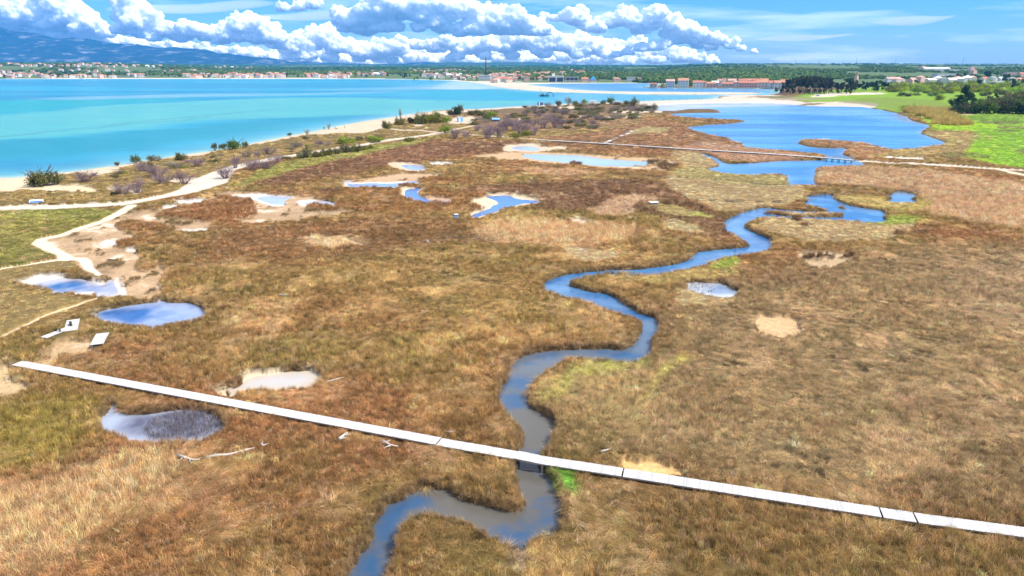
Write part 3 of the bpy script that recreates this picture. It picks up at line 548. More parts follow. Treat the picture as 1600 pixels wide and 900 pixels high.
def sea_col(X, Y, sd):
    d = np.hypot(X, Y)
    n = fbm(X/260, Y/70, 15, 4); n2 = fbm(X/60, Y/24, 16, 4)
    c = lerp((.0,.19,.35), (.012,.27,.41), np.clip((n-.5)*3+.5, 0, 1))
    wx = X + 26*(n2-.5)*2; wy = Y + 26*(n-.5)*2
    def P(k, col, soft, amt=1.0):
        nonlocal c
        t = sstep(1, -1, sd_poly(SEA_P[k], wx, wy, 4*soft)/soft)*amt*(.75+.5*(n2-.3)); t = np.clip(t, 0, 1); c = c*(1-t[..., None])+np.array(col)*t[..., None]
    P('turq', (.0,.29,.31), 45); P('pale', (.105,.36,.345), 14, 1); P('teal', (.0,.215,.29), 14, 1)
    P('bar', (.24,.35,.46), 22, .9); P('bar2', (.20,.33,.47), 40, .85); P('white', (.48,.46,.50), 25, 1); P('chan', (.0,.28,.39), 28, .9); P('mid', (.11,.31,.46), 24, .9); P('north', (.08,.19,.44), 20, .95)
    sh = np.minimum(-sd, 400)
    t = np.exp(-np.clip(sh, 0, None)/(9+d*.012)); c = c*(1-t[..., None]*.75)+np.array((.30,.43,.44))*t[..., None]*.75
    t = np.exp(-np.clip(sh, 0, None)/(2.0+d*.003)); c = c*(1-t[..., None]*.8)+np.array((.50,.48,.42))*t[..., None]*.8
    for L in WEED:
        k = sstep(1.5, -1.0, sd_line(L, X+7*(n2-.5)*2, Y+7*(n-.5), 20))*.55*sstep(.3, .5, n2); c = c*(1-k[..., None])+np.array((.01,.09,.19))*k[..., None]
    c = c*(.78+.24*fbm(X/9, Y/3.2, 17, 3))[..., None]
    return np.clip(c*np.array((.7, .94, .85)), 0, 1)
LAG_S = chaikin(wpoly([(1020,170),(1060,166),(1240,166),(1360,169),(1400,176),(1420,190),(1380,185),(1250,176.5),(1130,176),(1060,178)]))  # pale streak area: cloud reflections painted into the water colour
LAG_W = chaikin(wpoly([(1015,160),(1080,158),(1240,158),(1262,165),(1180,166),(1100,168),(1060,173),(1015,174)]))
LAG_B = chaikin(wpoly([(1395,176),(1412,178),(1416,186),(1440,193),(1452,197),(1420,192),(1400,186)]))
def lagoon_col(X, Y, sd):
    n = fbm(X/70, Y/16, 25, 5)
    c = lerp((.012,.115,.29), (.05,.22,.46), np.clip((n-.5)*3.4+.5, 0, 1))
    s = sd_poly(LAG_S, X, Y, 60); t = np.clip(sstep(25, -25, s)*.8*(.2+1.2*n), 0, 1); c = c*(1-t[..., None])+np.array((.15,.30,.46))*t[..., None]
    s = sd_poly(LAG_W, X, Y, 60); t = np.clip(sstep(14, -14, s)*(.5+.9*n), 0, 1); c = c*(1-t[..., None])+np.array((.40,.40,.46))*t[..., None]
    s = sd_poly(LAG_B, X, Y, 30); t = sstep(6, -6, s)*.8; c = c*(1-t[..., None])+np.array((.16,.12,.07))*t[..., None]
    t = np.exp(-np.clip(-sd, 0, 50)/1.6)*.5; c = c*(1-t[..., None])+np.array((.20,.28,.34))*t[..., None]
    return c*(.9+.25*fbm(X/7, Y/2.4, 27, 3))[..., None]
def creek_col(X, Y, sd):
    d = np.hypot(X, Y); n = fbm(X/5, Y/4, 35, 4)
    near = lerp((.015,.065,.15), (.088,.08,.066), np.clip((n-.5)*5+.62, 0, 1))  # murky body tone with reflection streaks painted in by noise
    far = lerp((.02,.11,.27), (.07,.20,.38), np.clip((n-.5)*3+.5, 0, 1))
    t = sstep(58, 125, d); c = near*(1-t[..., None])+far*t[..., None]
    e = np.exp(-np.clip(-sd, 0, 20)/.8)*sstep(140, 50, d)*.6; return c*(1-e[..., None])+np.array((.10,.10,.095))*e[..., None]
def pond_col(deep, pale, cx, cy, r):
    q = at(cx, cy)
    def f(X, Y, sd):
        n = fbm(X/3.2, Y/4.5, 45, 4); k = np.exp(-(((X-q.x)/r)**2+((Y-q.y)/(r*1.3))**2)); t = np.clip(k*1.15+(n-.5)*2.0-.05, 0, 1)  # noise patches: pale sandy bed plus cloud reflections painted in
        c = lerp(pale, deep, t); e = np.exp(-np.clip(-sd, 0, 9)/.7)*.75; return c*(1-e[..., None])+np.array(pale)*e[..., None]
    return f
M_SEA = water_mat('sea_water', .30, .10, .16, .5); M_LAG = water_mat('lagoon_water', .22, .32, .12, .9); M_CREEK = water_mat('creek_water', .06, .5, .10, 2.6); M_POND = water_mat('pond_water', .05, .5, .02, 1.5)
water_sheet('sea', 'sea', M_SEA, sea_col, 3.0, .6, 4)
water_sheet('lagoon_water', 'lagoon', M_LAG, lagoon_col, 2.5, .6, 4, .004)
water_sheet('creek_water', 'creek', M_CREEK, creek_col, 3.0, 1.2, 3, .008)
for nm, key, fn in (
    ('pool_water', 'meander_pool', flatc((.06,.17,.36))), ('ditch_water', 'ditch', flatc((.08,.16,.25))),
    ('salt_pond_water', 'salt_pond', pond_col((.012,.085,.24), (.42,.40,.42), 108, 447, 5.5)),
    ('blue_pond_water', 'blue_pond', pond_col((.004,.075,.25), (.23,.29,.43), 192, 490, 4.0)),
    ('reedy_pond_water', 'reedy_pond', pond_col((.05,.052,.095), (.30,.34,.42), 285, 665, 6)),
    ('milky_pond_water', 'milky_pond', pond_col((.40,.375,.35), (.44,.36,.26), 430, 596, 6)),
    ('reed_pool_water', 'reed_pool', pond_col((.12,.19,.30), (.42,.43,.43), 1125, 452, 4)),
    ('long_pond_water', 'long_pond', flatc((.34,.41,.52), .2, 20)), ('far_pool_water', 'far_pool', flatc((.38,.43,.52))), ('pan_pool_water', 'pan_pool', flatc((.20,.28,.46))),
    ('elbow_pool_water', 'elbow_pool', flatc((.07,.17,.40))), ('hook_pool_water', 'hook_pool', flatc((.08,.18,.40))), ('small_pool_water', 'small_pool', flatc((.26,.33,.48))),
    ('pan_water', 'pan_water', flatc((.32,.37,.48))), ('pan_water', 'pan_water_b', flatc((.34,.37,.46)))):
    water_sheet(nm, key, M_POND, fn, 2.5, .8, 1.2, .016 if key == 'ditch' else .012)

# ================================================================== HILLS AND MOUNTAINS
def ridge_mat(name, c0, c1, rock, amt):
    m, nt, b = new_mat(name)
    g = nt.nodes.new('ShaderNodeNewGeometry'); n = nt.nodes.new('ShaderNodeTexNoise'); n.inputs['Scale'].default_value = .004; n.inputs['Detail'].default_value = 8; n.inputs['Roughness'].default_value = .62
    nt.links.new(g.outputs['Position'], n.inputs['Vector']); r = nt.nodes.new('ShaderNodeValToRGB'); e = r.color_ramp.elements
    e[0].position = .35; e[0].color = (*c0, 1); e[1].position = .55; e[1].color = (*c1, 1); k = e.new(1-amt); k.color = (*rock, 1)
    nt.links.new(n.outputs[0], r.inputs[0]); nt.links.new(r.outputs[0], b.inputs['Base Color']); b.inputs['Roughness'].default_value = .95; b.inputs['Specular IOR Level'].default_value = .05
    return m
def ridge(name, crest, Y0, depth, mat, rough, nu=420, nv=45, seed=0, label=None):
    """crest: skyline in survey pixels, raised at distance Y0 with slopes before and behind"""
    px = np.array([c[0] for c in crest], float); pz = np.array([c[1] for c in crest], float)
    us = np.linspace(px[0], px[-1], nu); hh = np.interp(us, px, pz)
    k = np.array([at_dist(a, b, Y0) for a, b in zip(us, hh)])
    v = np.linspace(-1, 1, nv)
    X = k[:, 0][None, :]*(1+v[:, None]*depth/Y0); Y = Y0+v[:, None]*depth+0*X
    prof = (1-np.abs(v))**1.25
    nrm = fbm(X/900, Y/900, seed, 5, .55)-.5; rid = 1-np.abs(fbm(X/620, Y/1500, seed+5, 5, .55)-.5)*2
    Z = k[:, 2][None, :]*prof[:, None]*(1+.0*rid) + rough*(nrm*1.2+(rid-.8)*1.4)*np.minimum(1, (1-np.abs(v[:, None]))*2.2) - 2
    Z = np.maximum(Z, -2)
    i = np.arange(nv-1)[:, None]*nu+np.arange(nu-1)[None, :]; F = np.stack([i, i+1, i+1+nu, i+nu], -1).reshape(-1, 4)
    o = link(name, mesh_np(name, np.stack([X, Y, Z], -1).reshape(-1, 3), F, True), mat); return tag(o, kind='structure')
M_MTN = ridge_mat('mountain_rock', (.012,.028,.03), (.03,.045,.045), (.24,.24,.23), .30)
M_HILL = ridge_mat('hill_wood', (.03,.06,.03), (.05,.085,.035), (.07,.10,.05), .25)
ridge('mountains', [(-500,30),(-200,40),(0,44),(30,49),(60,52),(90,58),(120,60),(150,64),(180,68),(205,69.5),(225,71),(250,74),(285,75),(310,78),(340,81),(370,84),(400,89),(430,92),(470,99),(520,103)], 12600, 2200, M_MTN, 60, seed=3)
ridge('mountains', [(380,96),(400,89.5),(420,90),(440,93),(455,96),(480,95),(500,97),(520,96.5),(545,98),(580,100),(620,99),(645,97),(660,96.5),(690,98),(720,100),(760,102)], 13600, 1300, M_MTN, 18, seed=13)
ridge('hills', [(640,104),(680,98),(700,96.5),(720,97),(760,98),(790,96),(820,97),(850,97.5),(880,100),(930,101),(980,101),(1040,101.3),(1100,102.5),(1130,101.5),(1150,102.5),(1300,104),(1400,104)], 12000, 1400, M_HILL, 10, seed=23)
ridge('hills', [(-700,98),(0,97),(250,99),(450,100),(560,100.6),(700,101),(900,101.2),(1100,102.6),(1200,102.8),(1300,103.5),(1480,104.4),(1550,103),(1575,101.3),(1600,101.5),(1640,103),(1760,103),(2300,103.5)], 9600, 1300, M_HILL, 8, seed=33)
# ================================================================== CUMULUS CLOUDS, HAZE
def cloud_mat():
    m, nt, b = new_mat('cloud_white')
    b.inputs['Base Color'].default_value = (.99, .99, .99, 1); b.inputs['Roughness'].default_value = 1; b.inputs['Specular IOR Level'].default_value = 0
    b.inputs['Subsurface Weight'].default_value = 1.0; b.inputs['Subsurface Radius'].default_value = (1, 1, 1); b.inputs['Subsurface Scale'].default_value = 200.0
    return m
M_CLOUD = cloud_mat()
_bm = bmesh.new(); bmesh.ops.create_icosphere(_bm, subdivisions=2, radius=1.0)
ICO_V = np.array([v.co for v in _bm.verts]); ICO_F = np.array([[v.index for v in f.verts] for f in _bm.faces]); _bm.free()
def noise_tex(nm, size, depth):
    t = bpy.data.textures.new(nm, 'CLOUDS'); t.noise_scale = size; t.noise_depth = depth; t.noise_basis = 'ORIGINAL_PERLIN'; return t
TX1 = noise_tex('billow', 260.0, 2); TX2 = noise_tex('curl', 90.0, 3); TX3 = noise_tex('fray', 38.0, 3)
def cloud(blobs, Y, label, seed, kids=14, group=None, grow=1.34):
    rg = np.random.default_rng(seed); V = []; F = []; SH = []; BASE = [0]; n = 0
    m = Y/FOC/CP
    def puff(c, r, sq):
        nonlocal n
        SH.append((*c, r)); v_ = ICO_V*np.array([1.1, 1.0, sq])*r+c; v_[:, 2] = np.where(v_[:, 2] < BASE[0], BASE[0]+(v_[:, 2]-BASE[0])*.3, v_[:, 2]); V.append(v_); F.append(ICO_F+n); n += len(ICO_V)
    extra = []
    for i, a in enumerate(blobs):
        for b in blobs[i+1:]:
            if math.hypot(a[0]-b[0], a[1]-b[1]) < 1.5*(a[2]+b[2]): extra.append(((a[0]+b[0])/2+rg.normal()*2, (a[1]+b[1])/2+rg.normal()*2, (a[2]+b[2])*.42))
    for (x, y, r) in list(blobs)+extra:
        c = np.array(at_dist(x, y, Y+rg.uniform(-250, 250))); R0 = r*m*grow; BASE[0] = c[2]-R0*.34
        puff(c, R0*.9, .8)
        for k in range(kids):
            dvec = rg.normal(size=3); dvec[2] = abs(dvec[2])*.9-.25; dvec[1] *= .8; dvec /= np.linalg.norm(dvec)
            r1 = R0*rg.uniform(.22, .48); c1 = c+dvec*R0*.82*np.array([1.1, 1, .8]); puff(c1, r1, .85)
            for q in range(4):
                e = rg.normal(size=3); e[2] = abs(e[2])*.8; e /= np.linalg.norm(e); puff(c1+e*r1*.85, r1*rg.uniform(.28, .5), .9)
    o = link('cumulus_cloud', mesh_np('cumulus_cloud', np.vstack(V), np.vstack(F), True), M_CLOUD)
    rm = o.modifiers.new('merge', 'REMESH'); rm.mode = 'VOXEL'; rm.voxel_size = 14.0*Y/18000; rm.use_smooth_shade = True
    for tx, st in ((TX1, 70), (TX2, 60), (TX3, 26)):
        dm = o.modifiers.new('billow', 'DISPLACE'); dm.texture = tx; dm.texture_coords = 'GLOBAL'; dm.strength = st; dm.mid_level = .5
    return tag(o, label, 'cloud', group)
cloud([(-60,20,30),(-25,30,22),(5,12,22),(22,28,16),(38,14,18),(60,30,14),(86,10,22),(84,32,14),(110,24,17),(132,36,13),(150,46,12),(166,53,9),(100,42,10),(58,42,9),(20,40,10),(120,46,8)], 19500, 'big white cumulus heap over the far left mountains, cut by the photo edge', 1)
cloud([(205,18,18),(217,38,16),(196,46,12),(224,54,9),(238,30,11),(212,8,9),(250,46,12),(270,51,12),(298,49,14),(328,56,12),(282,62,6),(345,64,8),(362,46,14),(382,34,12),(397,46,14),(372,60,9),(402,62,10),(417,46,12),(428,58,12),(442,70,10),(240,60,6)], 18500, 'white cumulus with a tall middle tower standing above the long mountain ridge', 2)
cloud([(450,76,12),(470,68,13),(490,60,14),(505,57,14),(520,68,12),(545,75,12),(570,80,11),(600,78,12),(622,74,12),(640,85,9),(590,90,8),(480,88,9),(520,92,7),(452,90,8),(560,93,6),(612,95,6),(640,95,5)], 21500, 'low white cumulus bank on the horizon left of the tall chimney', 3)
cloud([(442,12,8),(468,12,8),(492,8,8),(535,25,12),(546,42,12),(560,30,14),(576,46,12),(590,18,20),(612,8,20),(602,40,15),(642,8,18),(662,24,15),(682,8,17),(700,25,11),(718,20,10),(722,4,12),(740,20,12),(750,46,13),(735,20,12),(770,24,14),(800,32,15),(782,46,12),(812,46,13),(838,46,14),(655,44,8),(575,52,6),(690,46,9),(720,50,10)], 16800, 'largest white cumulus heap, high over the middle of the bay', 4)
cloud([(655,72,8),(680,76,10),(700,68,10),(722,80,10),(750,72,12),(782,72,12),(802,60,13),(830,68,14),(858,60,14),(880,72,12),(900,66,12),(920,73,11),(940,81,9),(902,86,8),(850,86,8),(800,88,7),(760,90,6),(705,92,6),(950,88,6)], 20500, 'low flat based cumulus bank on the horizon behind the tall chimney', 5)
cloud([(850,27,6),(870,30,6),(888,22,9),(905,19,8),(900,34,9),(915,40,8),(932,46,9),(942,35,9),(960,35,11),(978,25,11),(971,13,5),(990,36,11),(1002,45,12),(1024,24,11),(1031,15,6),(1015,40,11),(1050,31,9),(1056,25,4),(1050,46,11),(1075,41,8),(1080,53,11),(1100,56,9),(1122,60,8),(1062,62,9),(1040,69,7),(1020,75,7),(980,82,6),(1090,71,7),(1112,74,7),(1140,72,7),(1158,77,5),(1178,81,4),(1002,76,7),(1148,64,5),(960,86,5)], 17500, 'white cumulus with ragged towers tapering off towards the clear right hand sky', 6)

cloud([(380+i*26+(i*37%11), 97-(i*53 % 7), 6+(i*29 % 5)) for i in range(29)], 23000, 'thin white line of distant cumulus lying along the horizon behind the hills', 9)
M_VEIL = bpy.data.materials.new('thin_cloud_air'); M_VEIL.use_nodes = True; _t = M_VEIL.node_tree; _t.nodes.remove(_t.nodes['Principled BSDF'])
_v = _t.nodes.new('ShaderNodeVolumePrincipled'); _v.inputs['Color'].default_value = (1, 1, 1, 1); _v.inputs['Density'].default_value = .0012; _v.inputs['Anisotropy'].default_value = .2; _t.links.new(_v.outputs[0], _t.nodes['Material Output'].inputs['Volume'])
cloud([(430+i*31+(i*17 % 13), 70+(i*29 % 9), 9+(i*7 % 5)) for i in range(19)], 27000, 'broad white cloud rampart filling the sky behind the chimney, farthest back', 10, 12)
cloud([(400+i*29+(i*23 % 15), 83+(i*31 % 7), 8+(i*11 % 5)) for i in range(24)], 24800, 'long white cloud row half way down to the horizon behind the chimney', 11, 12)
cloud([(x, y+1, r) for x, y, r in ((-40,36,13),(0,40,12),(30,45,10),(58,48,10),(85,54,9),(112,57,9),(140,60,9),(165,64,8),(190,66,9),(215,68,8),(240,71,8),(265,73,9),(292,74,8),(318,77,9),(345,79,8),(372,82,8),(398,86,8),(425,90,7))], 19800, 'low white cloud lying along the crest of the left mountains, under the cumulus', 12, 12)
def lens_cloud(px, py, wpx, hpx, Y, label, n, seed):
    """a flat lens of thin cloud, thick in its middle and feathering out"""
    c0 = np.array(at_dist(px, py, Y)); m = Y/FOC/CP; v = ICO_V.copy(); V = np.empty_like(v)
    w = 1+.35*np.sin(v[:, 0]*4+seed)+.22*np.sin(v[:, 0]*9+2*seed)+.12*np.sin(v[:, 0]*17+seed)
    V[:, 0] = v[:, 0]*wpx*m; V[:, 1] = v[:, 1]*700; V[:, 2] = (v[:, 2]*hpx*.75*w*(1-.55*np.abs(v[:, 0]))+np.clip(v[:, 0]-.1, 0, 1)*hpx*.9+.15*hpx*np.sin(v[:, 0]*6+seed))*m
    o = link('thin_cloud', mesh_np('thin_cloud', V+c0, ICO_F, True), M_VEIL); sb = o.modifiers.new('sub', 'SUBSURF'); sb.levels = sb.render_levels = 1; return tag(o, label, 'cloud')
lens_cloud(1425, 33, 62, 9, 17000, 'small lens shaped white cloud alone in the clear sky at upper right', 24000, 71)
lens_cloud(1255, 60, 75, 7, 18000, 'faint thin cloud streak right of the ragged cumulus tail', 9000, 72)
lens_cloud(1245, 92, 40, 6, 19000, 'faint low cloud puff just above the wooded right hand hills', 8000, 73)
lens_cloud(300, 14, 130, 12, 19000, 'flat veil of white cloud behind the tops of the left cumulus', 52000, 74)
lens_cloud(480, 27, 90, 9, 18500, 'flat white cloud sheet between the left and the largest cumulus', 36000, 75)
hz = MB(); hz.box((0, 7560, 690), (26000, 15400, 1390))
m_h = bpy.data.materials.new('haze_air'); m_h.use_nodes = True; nt_ = m_h.node_tree; nt_.nodes.remove(nt_.nodes['Principled BSDF'])
pv = nt_.nodes.new('ShaderNodeVolumePrincipled'); pv.inputs['Color'].default_value = (.05, .40, 1.0, 1); pv.inputs['Density'].default_value = 4.5e-5; pv.inputs['Anisotropy'].default_value = .0
nt_.links.new(pv.outputs[0], nt_.nodes['Material Output'].inputs['Volume'])
haze = hz.build('haze', m_h); tag(haze, kind='stuff')
# ================================================================== MARSH VEGETATION (uncountable: one object each)
LIB = bpy.data.collections.new('tuft_library')
def blade_mesh(name, n, spread, h, lean, width, seed, curl=.3, dirx=None):
    rg = np.random.default_rng(seed); V = []; T = []; Q = []; C = []
    for i in range(n):
        r = spread*math.sqrt(rg.random()); a = rg.uniform(0, 6.283); bx, by = r*math.cos(a), r*math.sin(a)
        L = h*rg.uniform(.55, 1.1); az = rg.uniform(0, 6.283) if dirx is None else dirx+rg.normal()*.5
        le = lean*rg.uniform(.3, 1.3); cx, cy = math.cos(az), math.sin(az)
        wa = rg.uniform(0, 3.14); wx, wy = math.cos(wa)*width/2, math.sin(wa)*width/2
        m1 = (bx+cx*le*L*.35, by+cy*le*L*.35, L*.6); t = (bx+cx*le*L*(1+curl), by+cy*le*L*(1+curl), L*(1-curl*le*.6))
        b = len(V); V += [(bx-wx, by-wy, -.08), (bx+wx, by+wy, -.08), (m1[0]+wx*.8, m1[1]+wy*.8, m1[2]), (m1[0]-wx*.8, m1[1]-wy*.8, m1[2]), t]
        Q.append((b, b+1, b+2, b+3)); T.append((b+3, b+2, b+4))
        k = rg.uniform(.5, 1.55); w = rg.uniform(-.06, .10); C += [(k*(1+w), k, k*(1-w))]*5
    return mesh_np(name, np.array(V), [np.array(Q), np.array(T)], False, np.array(C))
def tuft_mat():
    m, nt, b = new_mat('dry_marsh_grass'); nt.nodes.remove(b); out = nt.nodes['Material Output']
    i = nt.nodes.new('ShaderNodeAttribute'); i.attribute_type = 'INSTANCER'; i.attribute_name = 'hue'
    a = nt.nodes.new('ShaderNodeAttribute'); a.attribute_name = 'tint'
    mu = nt.nodes.new('ShaderNodeMixRGB'); mu.blend_type = 'MULTIPLY'; mu.inputs[0].default_value = 1
    nt.links.new(i.outputs['Color'], mu.inputs[1]); nt.links.new(a.outputs['Color'], mu.inputs[2])
    d = nt.nodes.new('ShaderNodeBsdfDiffuse'); t = nt.nodes.new('ShaderNodeBsdfTranslucent'); mx = nt.nodes.new('ShaderNodeMixShader'); mx.inputs[0].default_value = .35
    nt.links.new(mu.outputs[0], d.inputs[0]); nt.links.new(mu.outputs[0], t.inputs[0]); nt.links.new(d.outputs[0], mx.inputs[1]); nt.links.new(t.outputs[0], mx.inputs[2]); nt.links.new(mx.outputs[0], out.inputs[0])
    return m
M_TUFT = tuft_mat()
def lib_obj(me, mat):
    o = bpy.data.objects.new(me.name, me); me.materials.append(mat); return o
def scatter(name, P, rot, scale, idx, hue, meshes, mat, sink=None):
    """one object: its points carry tufts by geometry nodes"""
    lib = bpy.data.collections.new(name+'_library')
    for j, me in enumerate(meshes):
        me.name = '%s_%02d' % (name, j); lib.objects.link(lib_obj(me, mat) if not me.materials else bpy.data.objects.new(me.name, me))
        lib.objects[-1].name = '%s_%02d' % (name, j)
    me = bpy.data.meshes.new(name); n = len(P); me.vertices.add(n); me.vertices.foreach_set('co', np.ascontiguousarray(P, np.float32).ravel())
    a = me.attributes.new('rot', 'FLOAT_VECTOR', 'POINT'); a.data.foreach_set('vector', np.ascontiguousarray(rot, np.float32).ravel())
    a = me.attributes.new('size', 'FLOAT_VECTOR', 'POINT'); a.data.foreach_set('vector', np.ascontiguousarray(scale, np.float32).ravel())
    a = me.attributes.new('pick', 'INT', 'POINT'); a.data.foreach_set('value', np.ascontiguousarray(idx, np.int32))
    c = np.ones((n, 4), np.float32); c[:, :3] = hue
    a = me.attributes.new('hue', 'FLOAT_COLOR', 'POINT'); a.data.foreach_set('color', c.ravel())
    o = link(name, me)
    ng = bpy.data.node_groups.new(name+'_nodes', 'GeometryNodeTree')
    ng.interface.new_socket('Geometry', in_out='INPUT', socket_type='NodeSocketGeometry'); ng.interface.new_socket('Geometry', in_out='OUTPUT', socket_type='NodeSocketGeometry')
    N = ng.nodes; gi = N.new('NodeGroupInput'); go = N.new('NodeGroupOutput'); ip = N.new('GeometryNodeInstanceOnPoints'); ci = N.new('GeometryNodeCollectionInfo')
    ci.inputs['Collection'].default_value = lib; ci.inputs['Separate Children'].default_value = True; ci.inputs['Reset Children'].default_value = True
    def attr(nm, dt):
        q = N.new('GeometryNodeInputNamedAttribute'); q.data_type = dt; q.inputs['Name'].default_value = nm; return q
    ip.inputs['Pick Instance'].default_value = True
    L = ng.links; L.new(gi.outputs[0], ip.inputs['Points']); L.new(ci.outputs[0], ip.inputs['Instance'])
    L.new(attr('pick', 'INT').outputs['Attribute'], ip.inputs['Instance Index']); L.new(attr('size', 'FLOAT_VECTOR').outputs['Attribute'], ip.inputs['Scale'])
    er = N.new('FunctionNodeEulerToRotation'); L.new(attr('rot', 'FLOAT_VECTOR').outputs['Attribute'], er.inputs[0]); L.new(er.outputs[0], ip.inputs['Rotation'])
    L.new(ip.outputs[0], go.inputs[0])
    md = o.modifiers.new('scatter', 'NODES'); md.node_group = ng
    return tag(o, kind='stuff')

TUFTS = [blade_mesh('t', 46, .30, .80, .38, .020, 1), blade_mesh('t', 46, .33, .75, .50, .020, 2), blade_mesh('t', 40, .26, .90, .30, .020, 3),      # upright rush
         blade_mesh('t', 46, .36, .62, 1.25, .022, 4, .55, 0.0), blade_mesh('t', 46, .38, .58, 1.5, .022, 5, .6, 0.0),                                # combed over
         blade_mesh('t', 30, .34, 1.30, .22, .018, 6, .25), blade_mesh('t', 30, .38, 1.45, .28, .018, 7, .3),                                          # reed
         blade_mesh('t', 46, .34, .42, .8, .024, 8, .4), blade_mesh('t', 46, .36, .38, .9, .024, 9, .4)]                                              # short turf
def in_frame(X, Y, grow=1.32):
    zc = Y*CP - (-CAM_H)*SP*0 + CAM_H*SP*1.0
    depth = Y*CP + CAM_H*SP; x = X/depth*FOC; y = (CAM_H*CP - Y*SP)/depth*FOC*1.0
    return (np.abs(x) < 800*grow+20) & (y < 450*1.12+40)
def ring(d0, d1, dens):
    half = 1.3; area = half*(d1*d1-d0*d0); n = int(area*dens)
    Y = np.sqrt(RNG.uniform(d0*d0, d1*d1, n)); X = Y*RNG.uniform(-half, half, n)
    k = in_frame(X, Y); return X[k], Y[k]
BOARD_KEEP = []          # strips kept free of grass under the boardwalks: (ax, ay, bx, by, half)
for (a, b, hw) in (((18,566),(685,689),.86),((685,689),(850,719),.86),((850,719),(1380,802),.86),((1380,802),(1950,878.5),.86),((840,218.5),(1290,246.5),1.2),((945,223),(987,203),1.0),((66,528.5),(110,512.5),1.1),((110,518),(115,498),1.5),((150,539),(161,519),1.5)):
    p, q = at(*a, .95), at(*b, .95); BOARD_KEEP.append((p.x, p.y, q.x, q.y, hw))
def off_boards(X, Y):
    k = np.ones(X.shape, bool)
    for ax, ay, bx, by, hw in BOARD_KEEP:
        ex, ey = bx-ax, by-ay; t = np.clip(((X-ax)*ex+(Y-ay)*ey)/(ex*ex+ey*ey), 0, 1); k &= np.hypot(X-ax-t*ex, Y-ay-t*ey) > hw
        for sc in (1.012, 1.024): t = np.clip(((X*sc-ax)*ex+(Y*sc-ay)*ey)/(ex*ex+ey*ey), 0, 1); k &= (np.hypot(X*sc-ax-t*ex, Y*sc-ay-t*ey) > hw*.8) | (Y < 150)
    return k
PT, RO, SZ, IX, HU = [], [], [], [], []
for d0, d1, dens, big in ((32, 75, 7.5, 1.0), (75, 120, 5.0, 1.1), (120, 190, 2.4, 1.4), (190, 300, .85, 2.0), (300, 520, .22, 3.2)):
    X, Y = ring(d0, d1, dens)
    sw, z, col, veg, vh, kd = land(X, Y)
    p = RNG.random(len(X)); g = fbm(X/9, Y/9, 201, 4); gap = fbm(X/2.6, Y/2.6, 207, 3)
    keep = (sw > .06) & (p < veg**1.3*np.where(gap < .33, .6, 1.0)) & (veg > .12) & off_boards(X, Y)
    X, Y, z, col, veg, vh, kd, g = (a[keep] for a in (X, Y, z, col, veg, vh, kd, g)); n = len(X)
    flow = 6.283*1.6*fbm(X/14, Y/14, 211, 3)+.6                       # the way the wind has combed it
    comb = fbm(X/7, Y/7, 221, 3)
    kk = np.where(kd == 2, 5+RNG.integers(0, 2, n), np.where(kd == 3, 7+RNG.integers(0, 2, n), np.where((kd == 1) | (comb > .60), np.where(RNG.random(n) < np.where(comb > .55, .75, .2), 3+RNG.integers(0, 2, n), RNG.integers(0, 3, n)), RNG.integers(0, 3, n))))
    hs_ = vh/np.where(kd == 2, 1.15, np.where(kd == 3, .38, .66))
    s = big*RNG.uniform(.75, 1.25, n); h = (.86-.14*sstep(1.6, 2.0, big))* np.clip(hs_, .3, 1.6)*(1+.35*(big-1)*.5)*RNG.uniform(.7, 1.25, n)*(.34+.55*g+.60*fbm(X/3.1, Y/3.1, 241, 2))
    PT.append(np.stack([X, Y, z-.02], 1)); RO.append(np.stack([RNG.normal(0, .10, n), RNG.normal(0, .10, n), np.where((kk == 3) | (kk == 4), flow+RNG.normal(0, .35, n), RNG.uniform(0, 6.283, n))], 1))
    SZ.append(np.stack([s, s, h], 1)); IX.append(kk)
    br = RNG.lognormal(-.03, .36, n)[:, None]; stw = (RNG.random(n) < .08+.35*np.clip((comb-.55)*4, 0, 1))[:, None]
    c = col*1.86*br*(.72+.56*fbm(X/24, Y/24, 251, 4))[:, None]; c = np.where(stw & (kd < 3)[:, None], c*.5+np.array((.62,.43,.24))*.70, c)
    c = c*(1+RNG.normal(0, .05, (n, 3))); c = c*.90+c.mean(1)[:, None]*np.array((.10,.095,.085)); HU.append(np.clip(c, 0, .8))
# the fringe that hangs over the banks of the creek and the ponds
for d0, d1, dens, big in ((32, 90, 30, .8), (90, 150, 15, 1.0), (150, 270, 4, 1.35)):
    X, Y = ring(d0, d1, dens); sw0 = water_sd(X, Y); k = (sw0 > -.02) & (sw0 < .32+.1*big); X, Y = X[k], Y[k]
    sw, z, col, veg, vh, kd = land(X, Y); k = (veg > .55) & off_boards(X, Y); X, Y, z, col, sw = X[k], Y[k], z[k], col[k], sw[k]; n = len(X)
    PT.append(np.stack([X, Y, np.maximum(z, .05)-.05], 1)); RO.append(np.stack([RNG.normal(.30, .28, n), RNG.normal(0, .3, n), RNG.uniform(-.5, .5, n)], 1)); s = big*RNG.uniform(.6, 1.0, n)
    SZ.append(np.stack([s, s, RNG.uniform(.55, 1.15, n)*(.7+.6*fbm(X/1.7, Y/1.7, 231, 2))], 1)); IX.append(RNG.integers(0, 3, n))
    HU.append((col*1.0+np.array((.36,.26,.15))*.55)*RNG.lognormal(0, .25, n)[:, None])
